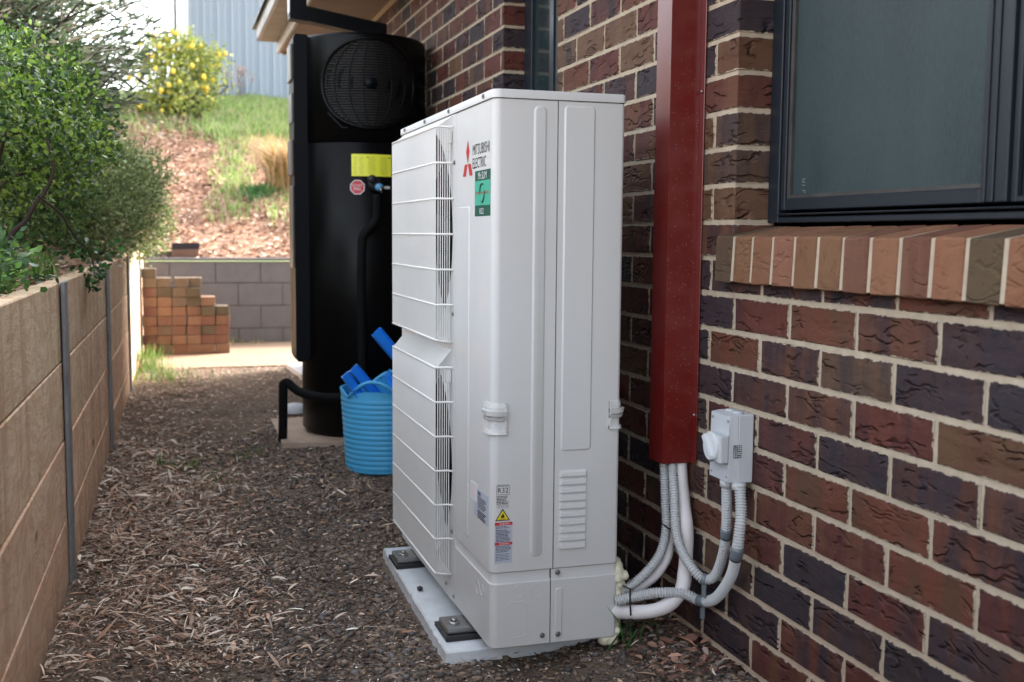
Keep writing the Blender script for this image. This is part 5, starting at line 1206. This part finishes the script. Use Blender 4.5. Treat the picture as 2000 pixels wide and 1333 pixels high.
# hanging sprig
spg = empty('hanging_sprig', (-1.62, 3.95, 1.15)); tag(spg, 'hanging sprig of dark glossy leaves drooping over the top of the sleeper wall', 'plant')
hpth = smooth_path([(-1.62, 3.5, 1.17), (-1.58, 3.75, 1.12), (-1.56, 4.0, 1.05), (-1.53, 4.2, 1.00), (-1.522, 4.28, .95), (-1.52, 4.3, .90)], 20); build('stem', MB().tube(hpth, [.0045*(1-.6*k/len(hpth)) for k in range(len(hpth))], 6), MT['bark'], spg)
for k in range(170):
    t_ = k/170; z = 1.035-.17*t_; wv = .062*math.sin(min(1, .25+t_*.95)*3.0)+.008; p = np.array([-1.532+rng.normal(0, wv*.62), 4.27+rng.normal(0, .05), z+rng.normal(0, .01)])
    d = np.array([p[0]+1.532, (p[1]-4.27)*.6-.012, .01-rng.uniform(0, .05)])+rng.normal(0, .012, 3); V, F, C = leaves(p[None], d[None], rng.uniform(.018, .032), rng.uniform(.013, .022), pick(1, [(.02, .075, .02), (.03, .10, .025), (.05, .15, .03), (.016, .05, .018)])); npmesh('leaf', V, F, MT['leaf'], C, spg)
# 2: willow-leaved tree behind
def narrow_tree():
    t = empty('narrow_leaved_tree', (-2.5, 5.9, 1.1)); tag(t, 'tree with long narrow drooping grey-green leaves behind the glossy shrub, upper left', 'tree')
    mb = MB(); tips = []
    for k in range(130):
        yy = random.uniform(5.0, 6.6); q = random.random(); tips.append((-1.42-q*1.2+.05*(yy-5.5), yy, 1.75+random.uniform(0, 1.0)-.1*(1-q)))
    tips += [(-1.40, 5.5, 2.12), (-1.38, 5.6, 1.95), (-1.42, 5.4, 1.82), (-1.36, 5.7, 2.05), (-1.45, 5.3, 2.2), (-1.40, 5.6, 1.70)]
    tree_branches(mb, (-2.6, 5.9, 1.1), tips, .013, .08, 5); build('trunk', mb, MT['bark'], t)
    P, D = [], []
    for tp in tips:
        b = np.array((-2.6, 5.9, 1.3)); tp = np.array(tp)
        for k in range(170):
            q = random.uniform(.35, 1.04); c = b+(tp-b)*q+np.array([0, 0, .07*math.sin(q*3)])+rng.normal(0, .03+.03*(1-q), 3); P.append(c); d = (tp-b)/np.linalg.norm(tp-b); D.append(d*1.1+rng.normal(0, .45, 3)+[0, 0, -.35])
    P, D = np.array(P), np.array(D); n = len(P); L = rng.uniform(.04, .085, n)
    V, F, C = leaves(P, D, L, L*.17, pick(n, [(.08, .12, .06), (.06, .095, .05), (.13, .17, .10), (.26, .27, .20), (.04, .06, .035), (.20, .18, .13)], .2), STRIP, ST_F); tag(npmesh('crown', V, F, MT['leafdull'], C, t), kind='stuff')
narrow_tree()
# 3: fine grey-green shrub
def fine_shrub(name, loc, blobs, n, pal, label, L0=.012, L1=.024, wr=.4, mat='leafdull', gap=.6):
    t = empty(name, loc); tag(t, label, 'shrub'); mb = MB(); tree_branches(mb, loc, [(b[0]+random.uniform(-.1, .1), b[1], b[2]+b[5]*.5) for b in blobs for _ in range(3)], .012, .06); build('branches', mb, MT['bark'], t)
    P, D = blob_pts(n, blobs, .6); m = max(50, n//14); ctr = P[:m]; cd = D[:m]; ix = rng.integers(0, m, n); sel = rng.uniform(size=n) < gap+.25
    P = np.where(sel[:, None], ctr[ix]+cd[ix]*rng.uniform(-.03, .05, (n, 1))+rng.normal(0, .018, (n, 3)), P); D = np.where(sel[:, None], cd[ix], D)
    L = rng.uniform(L0, L1, n); V, F, C = leaves(P, D+rng.normal(0, .7, (n, 3))+[0, 0, .3], L, L*wr, pick(n, pal, .22), STRIP, ST_F); tag(npmesh('foliage', V, F, MT[mat], C, t), kind='stuff')
GP = [(.14, .20, .07), (.09, .14, .05), (.22, .29, .11), (.06, .09, .035), (.32, .38, .19)]
fine_shrub('grey_green_shrub', (-1.75, 7.3, .95), [(-1.72, 7.2, 1.28, .40, .7, .36), (-1.50, 7.9, 1.16, .26, .6, .26), (-1.55, 7.5, 1.42, .30, .5, .22), (-2.1, 7.2, 1.5, .4, .7, .45), (-1.66, 6.7, 1.10, .24, .4, .22), (-1.85, 6.6, 1.35, .25, .4, .28)], 60000, GP, 'rounded shrub with fine grey-green leaves spilling over the far end of the sleeper wall', .014, .030, .42)
fine_shrub('dark_leaved_shrub', (-2.3, 5.6, .95), [(-1.78, 5.7, 1.62, .28, .6, .34), (-2.0, 5.4, 1.3, .35, .6, .38), (-2.4, 5.8, 1.55, .5, .7, .5), (-1.88, 6.0, 1.24, .26, .4, .22)], 26000, [(.045, .10, .028), (.07, .145, .038), (.028, .062, .02), (.12, .21, .05)], 'dark green bushy shrub in the middle of the garden bed', .018, .034, .5)
fine_shrub('low_plant', (-1.80, 2.95, .92), [(-1.70, 2.9, .98, .10, .3, .07), (-1.86, 3.0, 1.08, .14, .3, .12), (-1.74, 3.2, .97, .09, .2, .06)], 2600, [(.05, .13, .03), (.09, .20, .04), (.03, .08, .025), (.13, .27, .06)], 'low plant with green oval leaves at the near left corner of the garden bed', .014, .030, .6, 'leaf', .3)
fine_shrub('far_left_shrub', (-3.6, 9.5, 1.2), [(-3.4, 9.3, 1.7, .8, 1.0, .6), (-2.6, 9.6, 1.3, .5, .8, .4), (-4.4, 9.8, 2.2, 1, 1, .8)], 12000, GP, 'far shrub at the left end of the garden bed', .03, .05, .4)
# low grassy tuft on the bed
for x, y, lb in ((-1.68, 4.15, 'green strappy tuft on the bed beside the second sleeper'), (-1.66, 3.75, 'small green tuft leaning over the near sleeper')): clump(x, y, 34, .03, .10, lb, lean=.8, w_=.007, gf=bedf)
# lemon tree
lt = empty('lemon_tree', (-1.15, 14.5, 2.42)); tag(lt, 'lemon tree full of yellow fruit on top of the bank in front of the shed', 'lemon tree')
LB = [(-1.15, 14.5, 3.02, .42, .35, .38), (-1.42, 14.5, 2.92, .30, .3, .32), (-.88, 14.5, 3.20, .30, .3, .22), (-1.05, 14.4, 3.34, .28, .25, .20), (-1.35, 14.5, 3.30, .20, .25, .20), (-.72, 14.5, 2.95, .16, .2, .10), (-1.0, 14.4, 2.72, .33, .3, .22), (-1.35, 14.4, 2.66, .28, .25, .2), (-.66, 14.5, 3.25, .16, .2, .13), (-.50, 14.5, 2.91, .07, .1, .05)]
mb = MB(); tree_branches(mb, (-1.15, 14.5, 2.42), [b[:3] for b in LB for _ in range(2)], .028, .06); build('trunk', mb, MT['bark'], lt)
n = 5600; P, D = blob_pts(n, LB, .6); m = 420; ix = rng.integers(0, m, n); P = P[:m][ix]+rng.normal(0, .05, (n, 3)); L = rng.uniform(.04, .07, n)
V, F, C = leaves(P, rng.normal(size=(n, 3))+[0, 0, .2], L, L*.5, pick(n, [(.24, .31, .06), (.15, .21, .05), (.36, .42, .10), (.48, .50, .15)], .2)); tag(npmesh('crown', V, F, MT['leafdull'], C, lt), kind='stuff')
lm = None; P, D = blob_pts(75, LB, .9)
for p in P:
    if lm is None:
        bm = bmesh.new(); bmesh.ops.create_icosphere(bm, subdivisions=2, radius=.028)
        for v in bm.verts: v.co.z *= 1.25
        lm = bpy.data.meshes.new('lemon'); bm.to_mesh(lm); bm.free(); lm.materials.append(MT['lemon']); lm.polygons.foreach_set('use_smooth', [True]*len(lm.polygons))
    p = np.array(p)-[0, .06, 0]; o = link('lemon', lm, None, lt, Vector(p)-ORG[lt.name]); o.scale = (1, 1, 1)
print('objects', len(bpy.data.objects))
